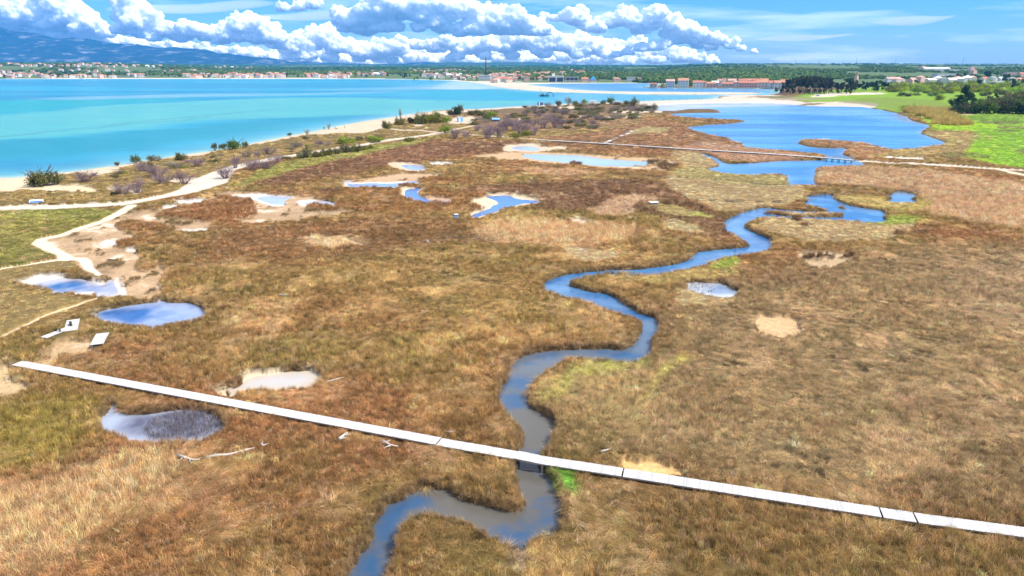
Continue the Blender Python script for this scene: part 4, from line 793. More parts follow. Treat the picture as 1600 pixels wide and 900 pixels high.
# thin reeds standing in the right half of the reedy pond and at the edge of the reed pool
for (px, py, rx, ry, n) in ((298, 664, 4.4, 3.4, 1500), (1085, 450, 3.5, 3.0, 220)):
    c = at(px, py, 0); t = RNG.uniform(0, 6.283, n); r = np.sqrt(RNG.random(n)); X = c.x+np.cos(t)*r*rx; Y = c.y+np.sin(t)*r*ry
    PT.append(np.stack([X, Y, np.zeros(n)], 1)); RO.append(np.stack([RNG.normal(0, .15, n), RNG.normal(0, .15, n), RNG.uniform(0, 6.28, n)], 1)); SZ.append(np.stack([np.full(n, .8), np.full(n, .8), RNG.uniform(.25, .5, n)], 1)); IX.append(RNG.integers(9, 11, n))
    HU.append(np.array((.15,.13,.14))*RNG.lognormal(0, .5, n)[:, None])
TUFTS += [blade_mesh('t', 5, .4, 1.4, .3, .02, 12, .3), blade_mesh('t', 6, .45, 1.3, .4, .02, 13, .3)]
PT, RO, SZ, IX, HU = (np.concatenate(a) for a in (PT, RO, SZ, IX, HU))
print('tufts', len(PT))
scatter('marsh_grass', PT, RO, SZ, IX, HU, TUFTS, M_TUFT)
# ================================================================== BOARDWALKS
M_DECK = simple('bleached_planks', (.50,.485,.465), .75, .2, .06, 3.0)
_nt = M_DECK.node_tree; _b = _nt.nodes['Principled BSDF']; _g = _nt.nodes.new('ShaderNodeNewGeometry'); _r = _nt.nodes.new('ShaderNodeMapRange'); _r.inputs['To Min'].default_value = .78; _r.inputs['To Max'].default_value = 1.06; _x = _nt.nodes.new('ShaderNodeMixRGB'); _x.blend_type = 'MULTIPLY'; _x.inputs[0].default_value = 1
_l = _b.inputs['Base Color'].links[0].from_socket; _nt.links.new(_g.outputs['Random Per Island'], _r.inputs[0]); _nt.links.new(_l, _x.inputs[1]); _nt.links.new(_r.outputs[0], _x.inputs[2]); _nt.links.new(_x.outputs[0], _b.inputs['Base Color'])
M_POST = simple('weathered_timber', (.33,.27,.20), .85, .2, .2, 5.0)
M_DARK = simple('dark_gap', (.05,.045,.04), .9, .1)
def deck_section(mb, p, q, width, z, rng, board=.145, gap=.012, thick=.045, skew=0.0):
    """planks laid across the line p-q"""
    d = Vector((q.x-p.x, q.y-p.y, 0)); L = d.length; d.normalize(); nrm = Vector((-d.y, d.x, 0)); n = max(1, int(L/board))
    a = math.atan2(d.y, d.x)
    for i in range(n):
        c = p+d*((i+.5)*L/n); mb.box((c.x+nrm.x*rng.uniform(-.012, .012), c.y+nrm.y*rng.uniform(-.012, .012), z+rng.uniform(-.006, .006)), (L/n-gap, width*rng.uniform(.985, 1.01), thick), a)
def boardwalk(name, label, sections, width, z, post_every, zbed, plank=.145):
    rng = random.Random(5); t = empty(name, (sections[0][0].x, sections[0][0].y, 0)); tag(t, label, 'boardwalk'); off = Vector((t.location.x, t.location.y, 0))
    for (p, q, dz) in sections:
        p = p-off; q = q-off; mb = MB(); deck_section(mb, p, q, width, z+dz, rng, plank); mb.build('deck_section', M_DECK, t)
        d = Vector((q.x-p.x, q.y-p.y, 0)); L = d.length; d.normalize(); nr = Vector((-d.y, d.x, 0)); a = math.atan2(d.y, d.x)
        for s in (-1, 1):
            c = (p+q)/2+nr*s*(width/2-.16); b = MB(); b.box((c.x, c.y, z+dz-.12), (L, .10, .17), a); b.build('beam', M_POST, t)
        k = max(1, int(L/post_every))
        for i in range(k+1):
            for s in (-1, 1):
                if len([o for o in t.children if o.name.startswith('post')]) >= 90: break
                c = p+d*(i*L/k)*.995+d*.05+nr*s*(width/2-.16); b = MB(); b.box((c.x, c.y, (z+dz-.21+zbed)/2), (.12, .12, z+dz-.21-zbed), a); b.build('post', M_POST, t)
    return t
def bpt(px, py, z=.95): return at(px, py, z)
FB = [((27,567.0),(684.6,689.2),0),((686,690.2),(807.5,711.4),0),((807.0,711.2),(849.5,720.2),.055),((849.3,719.2),(972,737.8),.0),((974.4,738.3),(1375.2,800.4),.0),((1378,801.1),(1429,808.3),0),((1431.8,809),(1950,878.5),0)]
boardwalk('boardwalk', 'long white plank boardwalk crossing the creek near the camera', [(bpt(*a), bpt(*b), dz) for a, b, dz in FB], 1.36, .95, 4.2, -.5)
fz = 1.05
BW = [((842,218.3),(950,224.4)),((950,224.4),(1050,231)),((1050,231),(1200,239.9)),((1200,239.9),(1288,246.2))]
boardwalk('boardwalk', 'distant thin white boardwalk running towards the footbridge', [(at(*a, fz), at(*b, fz), 0) for a, b in BW], 2.1, fz, 9.0, -.3, .4)
boardwalk('boardwalk', 'short bent white boardwalk branching off the distant boardwalk', [(at(945,223, .6), at(972,211.5, .6), 0), (at(972,211.5, .6), at(987,206.5, .6), .0), (at(987,206, .6), at(986.5,201, .6), 0)], 1.7, .6, 9.0, -.1, .4)
# footbridge
fbz = 1.25; p, q = at(1288.5,246.2,fbz), at(1334,250.2,fbz); t = empty('footbridge', (p.x, p.y, 0)); tag(t, 'small white footbridge on posts over the channel between lagoon and pond', 'footbridge')
o3 = Vector((p.x, p.y, 0)); mb = MB(); deck_section(mb, p-o3, q-o3, 2.0, fbz, random.Random(3), .3); mb.build('deck', M_DECK, t)
d = (q-p).normalized(); nr = Vector((-d.y, d.x, 0)); L = (q-p).length; an = math.atan2(d.y, d.x)
for i in range(5):
    for s in (-1, 1):
        c = (p-o3)+d*(L*(i+.3)/4.6)+nr*s*.8; b = MB(); b.box((c.x, c.y, (fbz-1.2)/2), (.3, .3, fbz+1.0), an); b.build('post', M_POST, t)
for s in (-1, 1):
    b = MB()
    for k in range(8):
        c = (p-o3)+d*(L*k/7)+nr*s*.93; b.box((c.x, c.y, fbz+.5), (.10, .10, .95), an)
    c = (p-o3)+d*L/2+nr*s*.93
    for hh in (.98, .55): b.box((c.x, c.y, fbz+hh), (L, .09, .08), an)
    b.build('railing', M_DECK, t)
    c = (p-o3)+d*L/2+nr*s*.7; b = MB(); b.box((c.x, c.y, fbz-.16), (L, .16, .24), an); b.build('beam', M_POST, t)
# two viewing decks
def viewing_deck(label, quads, z, seats=()):
    c0 = at(*quads[0][0], z); t = empty('viewing_platform', (c0.x, c0.y, 0)); tag(t, label, 'platform', None)
    for (a, b, w) in quads:
        A, B = at(*a, z), at(*b, z); A -= Vector((c0.x, c0.y, 0)); B -= Vector((c0.x, c0.y, 0)); mb = MB(); deck_section(mb, A, B, w, z, random.Random(2)); mb.build('deck_section', M_DECK, t)
        d = (B-A).normalized(); nr = Vector((-d.y, d.x, 0))
        for f in (.06, .94):
            for s in (-1, 1):
                c = A.lerp(B, f)+nr*s*(w/2-.12); m2 = MB(); m2.box((c.x, c.y, (z-.25)/2+.1), (.1, .1, z-.05)); m2.build('post', M_POST, t)
viewing_deck('white plank walkway widening to a square viewing deck beside the blue pond', [((68,527.5),(106,512.5),1.15),((110.5,516.5),(114.5,499.5),1.6)], .85)
viewing_deck('lone short slanting white plank deck, right of the other viewing deck', [((151,538),(160.5,520.5),1.55)], .85)
for (px, py, lb) in ((88,517.5,'dark stub post on the viewing deck walkway, the left one of a pair'),(94,518.2,'dark stub post on the viewing deck walkway, the right one of a pair')):
    c = at(px, py, .87); b = MB(); b.tube([(0,0,0),(0,0,.32)], .09, 8); b.box((0,0,.34),(.2,.2,.04)); o = b.build('stub_post', M_DARK); o.location = c; tag(o, lb, 'post')
c = at(110.8, 508, .87); b = MB()
b.box((0,0,.40),(1.0,.32,.05)); b.box((-.4,0,.19),(.07,.28,.38)); b.box((.4,0,.19),(.07,.28,.38)); o = b.build('bench', M_DARK); o.location = c; o.rotation_euler.z = 2.2; tag(o, 'small dark bench on the square white viewing deck', 'bench')

# ================================================================== DRIFTWOOD AND LITTER ON THE MARSH
M_BLEACH = simple('bleached_driftwood', (.42,.38,.33), .8, .2, .2, 6.0)
def branch(label, pts, rad, twigs, seed, z=.80, cat='driftwood', mat=None):
    rg = random.Random(seed); P = [at(a, b, z) for a, b in pts]; o0 = P[0].copy(); P = [p-o0 for p in P]; b = MB(); n = len(P)
    b.tube([p+Vector((0,0,rg.uniform(-.03,.08))) for p in P], [rad*(1-.6*i/(n-1)) for i in range(n)], 7)
    for k in range(max(0, twigs//2)):
        i = rg.randrange(n-1); c = P[i].lerp(P[i+1], rg.random()); a = rg.uniform(0, 6.28); l = rg.uniform(.3, .9)
        b.tube([c, c+Vector((math.cos(a)*l*.5, math.sin(a)*l*.5, .02)), c+Vector((math.cos(a+.3)*l, math.sin(a+.3)*l, .03))], [rad*.5, rad*.35, rad*.12], 5)
    o = b.build('driftwood', mat or M_BLEACH, None, True); o.location = o0; return tag(o, label, cat)
branch('long bleached branch with side twigs lying right of the reedy pond', [(322,715),(340,712),(358,711),(376,705),(398,700)], .16, 12, 1)
branch('short bleached forked stick lying left of the long bleached branch', [(278,712),(290,716),(301,718),(312,717.5)], .15, 6, 2)
branch('thin straight bleached pole lying right of the milky pond', [(510,597),(524,593),(538,589.5)], .10, 1, 3)
branch('knotted bleached root below the middle of the near boardwalk', [(530,686),(537,680),(543,676)], .20, 8, 4)
branch('bleached plank like log on the marsh right of the creek, above the near boardwalk', [(939,706),(947,704),(954,702)], .13, 0, 5)
branch('low bleached root on the open marsh left of the creek bends', [(437,461.5),(443,462),(450,461)], .22, 5, 6)
branch('crooked bleached stump lying under the near boardwalk left of the creek', [(598,689),(604,692),(610,696),(622,697)], .16, 9, 7)
branch('tiny bleached stick far left below the near boardwalk', [(408,694),(412,697),(416,694)], .13, 4, 8)
branch('pale flat board lying below the right end of the near boardwalk', [(1523,844),(1531,846),(1538,847)], .13, 0, 9)
branch('pale stick leaning in straw left of the near boardwalk gap', [(698,675),(706,674.5),(712,673)], .08, 2, 10)
# ================================================================== SMALL BUILT THINGS NEAR THE BEACH
M_BLUE = simple('blue_board', (.05,.16,.55), .5); M_WHITEP = simple('white_paint', (.78,.78,.76), .5); M_LBLUE = simple('light_blue_paint', (.20,.42,.72), .5); M_NAVY = simple('navy_sheet', (.05,.10,.20), .5)
M_CREAM = simple('cream_render', (.72,.66,.58), .85); M_GREY = simple('grey_metal', (.35,.36,.38), .45, .5)
def mtl_part(name, parent, mat, *boxes):
    b = MB()
    for bx in boxes: b.box(*bx)
    return b.build(name, mat, parent)
c = at(57, 318.5, .4); t = empty('information_board', c, .35); tag(t, 'slanted blue and white information board beside the sandy track', 'sign')
b = MB(); b.add([(-1.6,-.1,.35),(1.6,-.1,.35),(1.6,.55,1.05),(-1.6,.55,1.05),(-1.6,-.04,.29),(1.6,-.04,.29),(1.6,.61,.99),(-1.6,.61,.99)], [(0,1,2,3),(7,6,5,4),(0,4,5,1),(1,5,6,2),(2,6,7,3),(3,7,4,0)]); b.build('board', M_WHITEP, t)
b = MB(); b.add([(-1.5,-.083,.375),(1.5,-.083,.375),(1.5,.25,.735),(-1.5,.25,.735)], [(0,1,2,3)]); o = b.build('printed_panel', M_BLUE, t); o.location = (0,-.006,.008)
for s in (-1.3, 1.3): mtl_part('leg', t, M_POST, ((s,.35,.32),(.1,.1,.95)))
def hut(label, px, py, w, dpt, h, rz, mw, mr, door=None, roof='flat', z=.35):
    c = at(px, py, z); t = empty('hut', c, rz); tag(t, label, 'hut')
    mtl_part('wall', t, mw, ((0,0,h/2-.1),(w,dpt,h+.2)))
    b = MB()
    if roof == 'flat': b.box((0,0,h+.11),(w+.3,dpt+.3,.16))
    else: b.add([(-w/2-.2,-dpt/2-.2,h+.02),(w/2+.2,-dpt/2-.2,h+.02),(w/2+.2,dpt/2+.2,h+.02),(-w/2-.2,dpt/2+.2,h+.02),(-w/2-.2,0,h+.9),(w/2+.2,0,h+.9)],[(0,1,5,4),(2,3,4,5),(0,4,3),(1,2,5),(0,3,2,1)])
    b.build('roof', mr, t)
    if door: mtl_part('door', t, door, ((-w*.2,-dpt/2-.03,1.0),(.9,.06,2.0)))
    return t
hut('small light blue beach hut among the shrubs, with sandy yard', 719, 189.5, 3.4, 2.6, 2.5, .3, M_LBLUE, M_WHITEP, M_WHITEP)
hut('low dark blue sheet covered shed right of the light blue hut', 775, 190.5, 4.6, 3.0, 1.6, -.1, M_NAVY, M_LBLUE, None, 'gable')
hut('blue beach kiosk at the water edge below the dredging boat', 844, 164, 4.5, 3.0, 2.3, .1, M_NAVY, M_LBLUE, M_WHITEP)
hut('long low white hut by the beach at the end of the dunes', 964, 163, 8.0, 4.0, 2.6, -.05, M_WHITEP, M_WHITEP, M_GREY)
hut('pale flat roofed hut behind shrubs left of the long low white hut', 927, 161.5, 6.5, 3.5, 2.4, -.05, M_WHITEP, M_CREAM, M_GREY)
c = at(812, 189, .4); b = MB(); b.box((0,0,.7),(2.2,1.6,1.5), .4, 0, .7); o = b.build('boulder', M_CREAM); o.location = c; tag(o, 'single pale boulder among the grey scrub behind the beach', 'boulder')
c = at(713, 342.5, .45); t = empty('post_box', c); tag(t, 'small white and blue marker box standing in reeds by the hook shaped pool', 'marker'); mtl_part('box', t, M_LBLUE, ((0,0,.75),(.85,.6,.8))); mtl_part('lid', t, M_WHITEP, ((0,0,1.19),(1.0,.75,.08))); mtl_part('leg', t, M_POST, ((-.3,0,.15),(.1,.1,.5))); mtl_part('leg', t, M_POST, ((.3,0,.15),(.1,.1,.5)))
c = at(1021, 323.5, .3); t = empty('bird_hide', c, .2); tag(t, 'tiny dark bird hide with a white roof alone on the tan marsh', 'bird hide'); mtl_part('wall', t, M_POST, ((0,0,.6),(1.9,1.2,1.3))); mtl_part('roof', t, M_WHITEP, ((0,0,1.30),(2.2,1.5,.10)))
c = at(668, 380.5, .5); b = MB(); b.tube([(0,0,-.2),(.05,.1,.5),(.3,.15,.75)],[.28,.22,.1],7); b.tube([(0,0,.3),(-.3,.2,.8)],[.16,.06],6); b.tube([(-.5,-.2,.05),(.6,.1,.18)],[.12,.06],6); o = b.build('tree_stump', simple('grey_stump', (.36,.30,.28), .9)); o.location = c; tag(o, 'small grey dead stump at the end of a dark ditch in the marsh', 'stump')

# dredging boat
M_HULL = simple('dark_teal_hull', (.02,.06,.075), .5); M_RUST = simple('dark_steel', (.05,.06,.07), .5)
c = at(850, 150.5, 0); t = empty('dredging_boat', c, .0); tag(t, 'small dark dredging boat with a bent arm afloat in the turquoise channel', 'boat')
b = MB(); b.add([(-5,-1.8,-.4),(4.2,-1.8,-.4),(5.2,0,-.4),(4.2,1.8,-.4),(-5,1.8,-.4),(-5.4,-2.2,1.1),(4.8,-2.2,1.2),(6.2,0,1.4),(4.8,2.2,1.2),(-5.4,2.2,1.1)], [(0,4,3,2,1),(5,6,7,8,9),(0,1,6,5),(1,2,7,6),(2,3,8,7),(3,4,9,8),(4,0,5,9)]); b.build('hull', M_HULL, t)
mtl_part('cabin', t, M_HULL, ((-1.6,0,2.0),(2.6,2.4,1.8))); mtl_part('window', t, M_GREY, ((-1.6,-1.22,2.35),(2.0,.05,.6)))
b = MB(); b.tube([(-4.6,0,1.0),(-4.6,0,9.5)],[.16,.07],7); b.tube([(-4.6,0,6.5),(-1.5,0,2.8)],.06,5); b.tube([(-5.2,0,7.6),(-4.0,0,7.6)],.06,5); b.build('mast', M_RUST, t)
b = MB(); b.tube([(-2.4,.6,1.2),(-2.4,.6,6.0)],[.13,.08],6); b.build('mast', M_RUST, t)
b = MB(); b.tube([(2.0,0,1.6),(5.2,0,4.2),(8.2,0,4.6)],[.42,.40,.34],7); b.tube([(8.2,0,4.6),(10.2,0,3.2),(11.0,0,.6)],[.34,.30,.22],7); b.build('digger_arm', M_RUST, t)
mtl_part('bucket', t, M_RUST, ((11.0,0,.45),(1.1,1.2,.8)))
# ================================================================== SHRUBS, TREES
def leaf_cloud(rg, n, lobes, leaf, up=.35, shell=.55):
    """leaf-sized faces in clumps; lobes: (x,y,z,rx,ry,rz)"""
    V = np.empty((n*4, 3)); lobes = np.array(lobes); w = lobes[:, 3]*lobes[:, 4]*lobes[:, 5]; w = w**.7; w /= w.sum()
    pick = rg.choice(len(lobes), n, p=w); d = rg.normal(size=(n, 3)); d /= np.linalg.norm(d, axis=1)[:, None]
    r = shell+(1-shell)*rg.random(n)**.5; r *= 1+.22*np.sin(d[:, 0]*7+pick)*np.sin(d[:, 1]*6+2*pick)+.14*np.sin(d[:, 2]*9)
    c = lobes[pick, :3]+d*lobes[pick, 3:]*r[:, None]
    nrm = d+rg.normal(size=(n, 3))*.7; nrm[:, 2] += up; nrm /= np.linalg.norm(nrm, axis=1)[:, None]
    a = np.cross(nrm, rg.normal(size=(n, 3))); a /= np.linalg.norm(a, axis=1)[:, None]; b = np.cross(nrm, a)
    s = leaf*rg.uniform(.6, 1.3, n)[:, None]
    V[0::4] = c-a*s*.5; V[1::4] = c+b*s*.28; V[2::4] = c+a*s*.5; V[3::4] = c-b*s*.28
    k = np.repeat(rg.uniform(.65, 1.35, n)*(.9+.2*np.sin(pick*2.3)), 4)
    return V, np.arange(n*4).reshape(-1, 4), np.stack([k*1.03, k, k*.95], 1)
def twigs(rg, n, h, spread, rad=.03, fork=3):
    V = []; F = []
    for i in range(n):
        a = rg.uniform(0, 6.283); l = h*rg.uniform(.6, 1.05); t = np.array([math.cos(a)*spread*rg.uniform(.15, 1), math.sin(a)*spread*rg.uniform(.15, 1), l]); b0 = np.array([math.cos(a)*.15*spread, math.sin(a)*.15*spread, -.1])
        segs = [(b0, b0+(t-b0)*.55+rg.normal(size=3)*.06*h)]
        for f in range(fork): segs.append((segs[0][1], segs[0][1]+(t-segs[0][1])*rg.uniform(.7, 1.1)+rg.normal(size=3)*.16*h))
        for f in range(fork*2):
            s = segs[1+f % fork]; m = s[0]+(s[1]-s[0])*rg.uniform(.3, .8); segs.append((m, m+(s[1]-s[0])*.5+rg.normal(size=3)*.10*h))
        for j, (p, q) in enumerate(segs):
            r = rad*(1 if j == 0 else .6 if j <= fork else .4); d = q-p; u = np.cross(d, [0.3, .5, .8]); u /= np.linalg.norm(u)+1e-9; w = np.cross(d, u); w /= np.linalg.norm(w)+1e-9; k = len(V)
            for c, rr in ((p, r), (q, r*.5)):
                for z in range(3): V.append(c+(u*math.cos(z*2.094)+w*math.sin(z*2.094))*rr)
            F += [(k, k+1, k+4, k+3), (k+1, k+2, k+5, k+4), (k+2, k, k+3, k+5)]
    return np.array(V), np.array(F)
M_BARK = simple('bark', (.13,.10,.08), .95, .1, .25, 2.0); M_PBARK = simple('pine_bark', (.20,.13,.10), .95, .1, .25, 2.0)
M_BARE = foliage_mat('bare_twigs', (.225,.16,.175), .25, .0, .02); M_BARE2 = foliage_mat('grey_twigs', (.235,.20,.15), .25, .0, .02)
LEAF = {k: foliage_mat(k+'_leaves', c, .28, .35) for k, c in dict(olive=(.17,.175,.05), sage=(.19,.20,.09), spring=(.25,.31,.035), mid=(.12,.20,.03), dark=(.048,.088,.032), pine=(.085,.098,.055), lime=(.33,.44,.02), willow=(.23,.19,.06)).items()}
def lobes_for(rg, w, h, n, z0=.1):
    out = []
    for i in range(n):
        a = rg.uniform(0, 6.283); q = rg.random()**.5; r = w*.36*q; zz = h*(.18+rg.uniform(.05, .55)*(1.15-.6*q)); k = rg.uniform(.6, 1.0)
        out.append((math.cos(a)*r, math.sin(a)*r, zz, w*.22*k, w*.22*k, h*.30*k))
    return out
PLANT = {}
def make_shrub_mesh(key, w, h, n, leaf, kind, seed, nl=12):
    """one unit wide and tall, so that every bush can be scaled to its own size"""
    rg = np.random.default_rng(seed); mats = None
    V, F, C = leaf_cloud(rg, n, lobes_for(rg, w, h, nl), leaf)
    tv, tf = twigs(rg, 9, h*.8, w*.4, .012*w+.012)
    me = mesh_np(key, np.vstack([V, tv]), np.vstack([F, tf+len(V)]), False, np.vstack([C, np.full((len(tv), 3), .9)]), np.concatenate([np.zeros(len(F)), np.ones(len(tf))]).astype(int))
    me.materials.append(LEAF[kind]); me.materials.append(M_BARK); PLANT.setdefault(key, []).append(me)
def make_bare_mesh(key, mat, seed, n=46):
    rg = np.random.default_rng(seed); V, F = twigs(rg, n, 1.0, .62, .012, 3); me = mesh_np(key, V, F, False, np.ones((len(V), 3))); me.materials.append(mat); PLANT.setdefault(key, []).append(me)
for s in range(3):
    make_shrub_mesh('olive_shrub', 1.25, 1.0, 1500, .085, 'olive', 10+s); make_shrub_mesh('sage_shrub', 1.2, 1.0, 1300, .085, 'sage', 20+s); make_shrub_mesh('spring_shrub', 1.4, 1.0, 1500, .09, 'spring', 30+s)
    make_shrub_mesh('green_bush', 1.4, 1.0, 1700, .085, 'mid', 40+s, 14); make_shrub_mesh('dark_bush', 1.25, 1.0, 1700, .085, 'dark', 50+s, 14); make_shrub_mesh('lime_bush', 1.5, 1.0, 1500, .09, 'lime', 60+s, 13)
    make_bare_mesh('bare_shrub', M_BARE, 70+s); make_bare_mesh('grey_shrub', M_BARE2, 80+s)
def plant(key, px, py, w, h, label, group=None, cat='shrub', z=.35, seed=None):
    rg = random.Random(int(px*31+py*17)); me = PLANT[key][rg.randrange(3)]
    o = bpy.data.objects.new(key, me); COL.objects.link(o); o.location = at(px, py, 0); o.location.z = z
    o.rotation_euler.z = rg.uniform(0, 6.28); k_ = 1.18 if py > 160 else 1.0; o.scale = (w*k_, w*k_, h*(1.05 if py > 160 else 1)); return tag(o, label, cat, group)
# -- single shrubs along the beach dune and the sandy track, each where it stands
plant('olive_shrub', 67, 291, 6.4, 5.4, 'largest dune shrub, wide olive green bush on bare sand at the water edge far left', None)
plant('dark_bush', 55, 292, 2.6, 2.2, 'dark bush added as the shaded lower left side of the largest dune shrub')  # added clump: the big shrub's shaded side built as dark leaves
plant('sage_shrub', 88, 289, 4.2, 3.4, 'grey green bush joined to the right side of the largest dune shrub')
for px, py, w, h, k, lb in ((212,256,2.8,3.4,'olive_shrub','upright olive shrub at the water edge, first one right of the largest dune shrub'),(237,254.5,2.8,3.0,'sage_shrub','grey green upright shrub at the water edge, second one right of the largest dune shrub'),(249,254,2.2,2.0,'grey_shrub','low grey twiggy shrub touching the second upright shrub at the water edge'),(283,252.5,3.8,3.6,'olive_shrub','round olive shrub at the water edge between two upright pairs'),(184,260,1.8,1.6,'sage_shrub','tiny shrub on the beach left of the first upright olive shrub'),(336,235.5,2.4,3.2,'sage_shrub','narrow grey green shrub at the water edge, left of a wide green shrub'),(349,234.5,2.8,3.0,'olive_shrub','bushy olive shrub touching the left side of the wide green beach shrub'),(367,234.5,6.0,4.2,'green_bush','wide dense green shrub on the beach ridge above the sandy clearing'),(384,232,2.6,3.4,'sage_shrub','slim shrub touching the right side of the wide green beach shrub')):
    plant(k, px, py, w, h, lb)
for px, py, w, h, k, lb in ((135,287,5.0,3.0,'bare_shrub','wide bare mauve shrub right of the largest dune shrub'),(222,270,4.0,2.8,'bare_shrub','round bare mauve shrub below the upright olive shrubs'),(192,307,4.2,2.8,'bare_shrub','bare mauve shrub with dark foot just above the sandy track'),(181,309,2.0,1.6,'dark_bush','tiny dark green bush at the left foot of the bare shrub by the track'),(215,302,3.6,3.2,'bare_shrub','upright bare mauve shrub right of the one just above the track'),(246,279,5.6,3.6,'bare_shrub','largest bare mauve shrub left of the sandy clearing'),(256,290,5.0,2.6,'bare_shrub','low spreading bare shrub left of the sandy clearing, beneath the largest bare one'),(288,288,5.2,3.2,'bare_shrub','wide bare shrub right at the edge of the sandy clearing'),(310,262,4.2,2.8,'bare_shrub','bare mauve shrub above the sandy clearing'),(278,266,4.0,2.4,'grey_shrub','grey bare shrub left of the one above the sandy clearing'),(336,256,3.2,1.8,'olive_shrub','low olive shrub between beach and sandy clearing'),(353,279,5.6,2.8,'bare_shrub','wide bare mauve shrub just right of the sandy clearing'),(368,263,3.0,3.6,'bare_shrub','tall bare mauve shrub beside the narrow part of the track'),(386,248,4.2,2.4,'grey_shrub','grey bare shrub behind the narrow part of the track'),(396,268,6.0,3.8,'bare_shrub','large bare mauve shrub below the narrow part of the track'),(415,266,5.0,2.6,'bare_shrub','low bare shrub right of the large one below the track'),(431,258,4.6,3.0,'bare_shrub','bare grey mauve shrub, left end of the hedge row below the track'),(403,247,2.6,2.0,'bare_shrub','small bare shrub on the upper side of the narrow track'),(420,243,5.0,2.6,'bare_shrub','wide bare shrub on the upper side of the narrow track'),(462,234,4.0,2.8,'grey_shrub','grey shrub alone in the rough dune grass near the beach')):
    plant(k, px, py, w, h, lb)
for i, (px, py, w, h, k) in enumerate(((448,252,3.0,2.0,'olive_shrub'),(472,250,4.2,3.6,'sage_shrub'),(481,249,3.6,5.0,'sage_shrub'),(496,247.5,3.8,3.0,'olive_shrub'),(510,245.5,4.4,3.8,'olive_shrub'),(526,242.5,3.4,3.2,'sage_shrub'),(538,241,3.6,4.6,'sage_shrub'),(546,240,3.4,3.0,'olive_shrub'),(557,239,3.8,3.8,'olive_shrub'),(566,237,3.0,2.6,'spring_shrub'),(578,235,3.0,2.2,'spring_shrub'))):
    plant(k, px, py, w, h, 'grey green shrub in the hedge row along the sandy track', 'shrubs of the hedge row along the sandy track')
for px, py, w, h, k, lb in ((540,226,6.0,3.6,'spring_shrub','pale green shrub standing above the middle of the sandy track'),(590,222,6.5,3.4,'spring_shrub','low wide yellow green shrub above the right part of the sandy track'),(480,212,2.0,2.6,'grey_shrub','tiny bare shrub on the beach edge left of the walkers'),(514,203,1.6,2.8,'grey_shrub','thin dry bush on the beach sand between the walkers'),(453,212.5,2.0,1.6,'olive_shrub','tiny shrub at the end of the beach left of the walkers'),(477,219,2.6,1.8,'olive_shrub','small dark shrub in dune grass under the beach bend'),(604,202.5,5.0,5.4,'olive_shrub','round olive bush standing at the end of the wide sand beach'),(625,196.5,5.0,5.4,'olive_shrub','bush with a tall dead top right of the round olive bush'),(626,188,1.6,6.5,'grey_shrub','tall thin dead shrub behind the bushes at the end of the wide beach'),(641,194.5,3.6,4.6,'dark_bush','small dark bush left of the big leafy thicket'),(656,194,7.0,7.4,'olive_shrub','left bush of the big leafy thicket by the beach'),(669,194,6.0,6.8,'spring_shrub','middle bush of the big leafy thicket by the beach'),(681,193.5,7.2,7.6,'spring_shrub','right bush of the big leafy thicket by the beach'),(697,192,5.4,4.0,'spring_shrub','low yellow green bush between leafy thicket and light blue hut'),(711,181,6.4,6.6,'dark_bush','dark shrub with upright sprays behind the light blue hut'),(719,180,5.0,7.6,'sage_shrub','spiky grey green shrub right behind the light blue hut'),(704,180.5,5.4,4.4,'olive_shrub','olive shrub left of the dark one behind the light blue hut'),(738,181,6.0,4.4,'olive_shrub','olive shrub right of the spiky shrub behind the hut'),(751,182.5,7.0,5.4,'olive_shrub','broad olive shrub above the dark blue shed'),(760,190,6.0,5.6,'green_bush','green shrub touching the left side of the dark blue shed'),(770,184,6.4,5.6,'spring_shrub','yellow green shrub right behind the dark blue shed'),(697,208.5,5.4,4.4,'spring_shrub','single yellow green bush where the sandy tracks meet'),(822,213.5,4.5,3.0,'spring_shrub','yellow green shrub at the start of the distant boardwalk'),(805,216.5,4.5,2.6,'spring_shrub','low yellow green shrub left of the start of the distant boardwalk'),(640,223,4.5,2.4,'spring_shrub','low green shrub on the lower side of the track end')):
    plant(k, px, py, w, h, lb)
for px, py, w, h in ((711,219,4.6,4.6),(728,217.5,3.8,3.8),(762,219,5.0,6.6),(780,217,4.6,6.2),(769,212,4.2,4.8),(790,205,6.0,5.8),(804,207,5.0,6.6),(813,212,5.4,6.4),(822,210,4.6,5.0),(834,213,4.0,4.2),(848,203,5.2,5.4),(868,202,6.0,7.0),(876,200,4.0,4.4),(745,206,3.6,3.0),(800,198,4.6,3.8),(832,200,4.0,3.6)):
    plant('bare_shrub', px, py, w, h, 'bare mauve shrub among the mauve thicket by the distant boardwalk', 'bare mauve shrubs by the distant boardwalk')
_r = random.Random(4)
SCRUB = [(790,850,178,196),(850,930,172,190),(820,900,166,178),(900,1000,176,192),(880,990,164,176),(740,800,188,200),(930,1020,168,178),(870,930,190,203),(990,1028,170,176)]
for (x0, x1, y0, y1) in SCRUB:
    for k in range(int((x1-x0)*(y1-y0)/62)+3):
        px, py = _r.uniform(x0, x1), _r.uniform(y0, y1); w = _r.uniform(3.4, 6.4); kk = _r.choice(['grey_shrub', 'olive_shrub', 'bare_shrub', 'sage_shrub', 'grey_shrub', 'olive_shrub'])
        plant(kk, px, py, w, w*_r.uniform(.36, .58), 'low scrub bush of the grey thicket behind the beach point', 'scrub bushes behind the beach point')
for k in range(70):
    px = _r.uniform(90, 620); q = (px-90)/530; py = 277-72*q+_r.uniform(4, 30)*(1-.45*q); w = _r.uniform(1.6, 3.4)
    if abs(py-(325-110*(px/690)**.8)) < 5 or (60 < px < 130 and py < 300): continue
    plant(_r.choice(['olive_shrub', 'grey_shrub', 'sage_shrub', 'bare_shrub', 'spring_shrub']), px, py, w, w*_r.uniform(.4, .65), 'knee high scrub tuft in the dune grass between beach and track', 'scrub tufts in the dune grass')
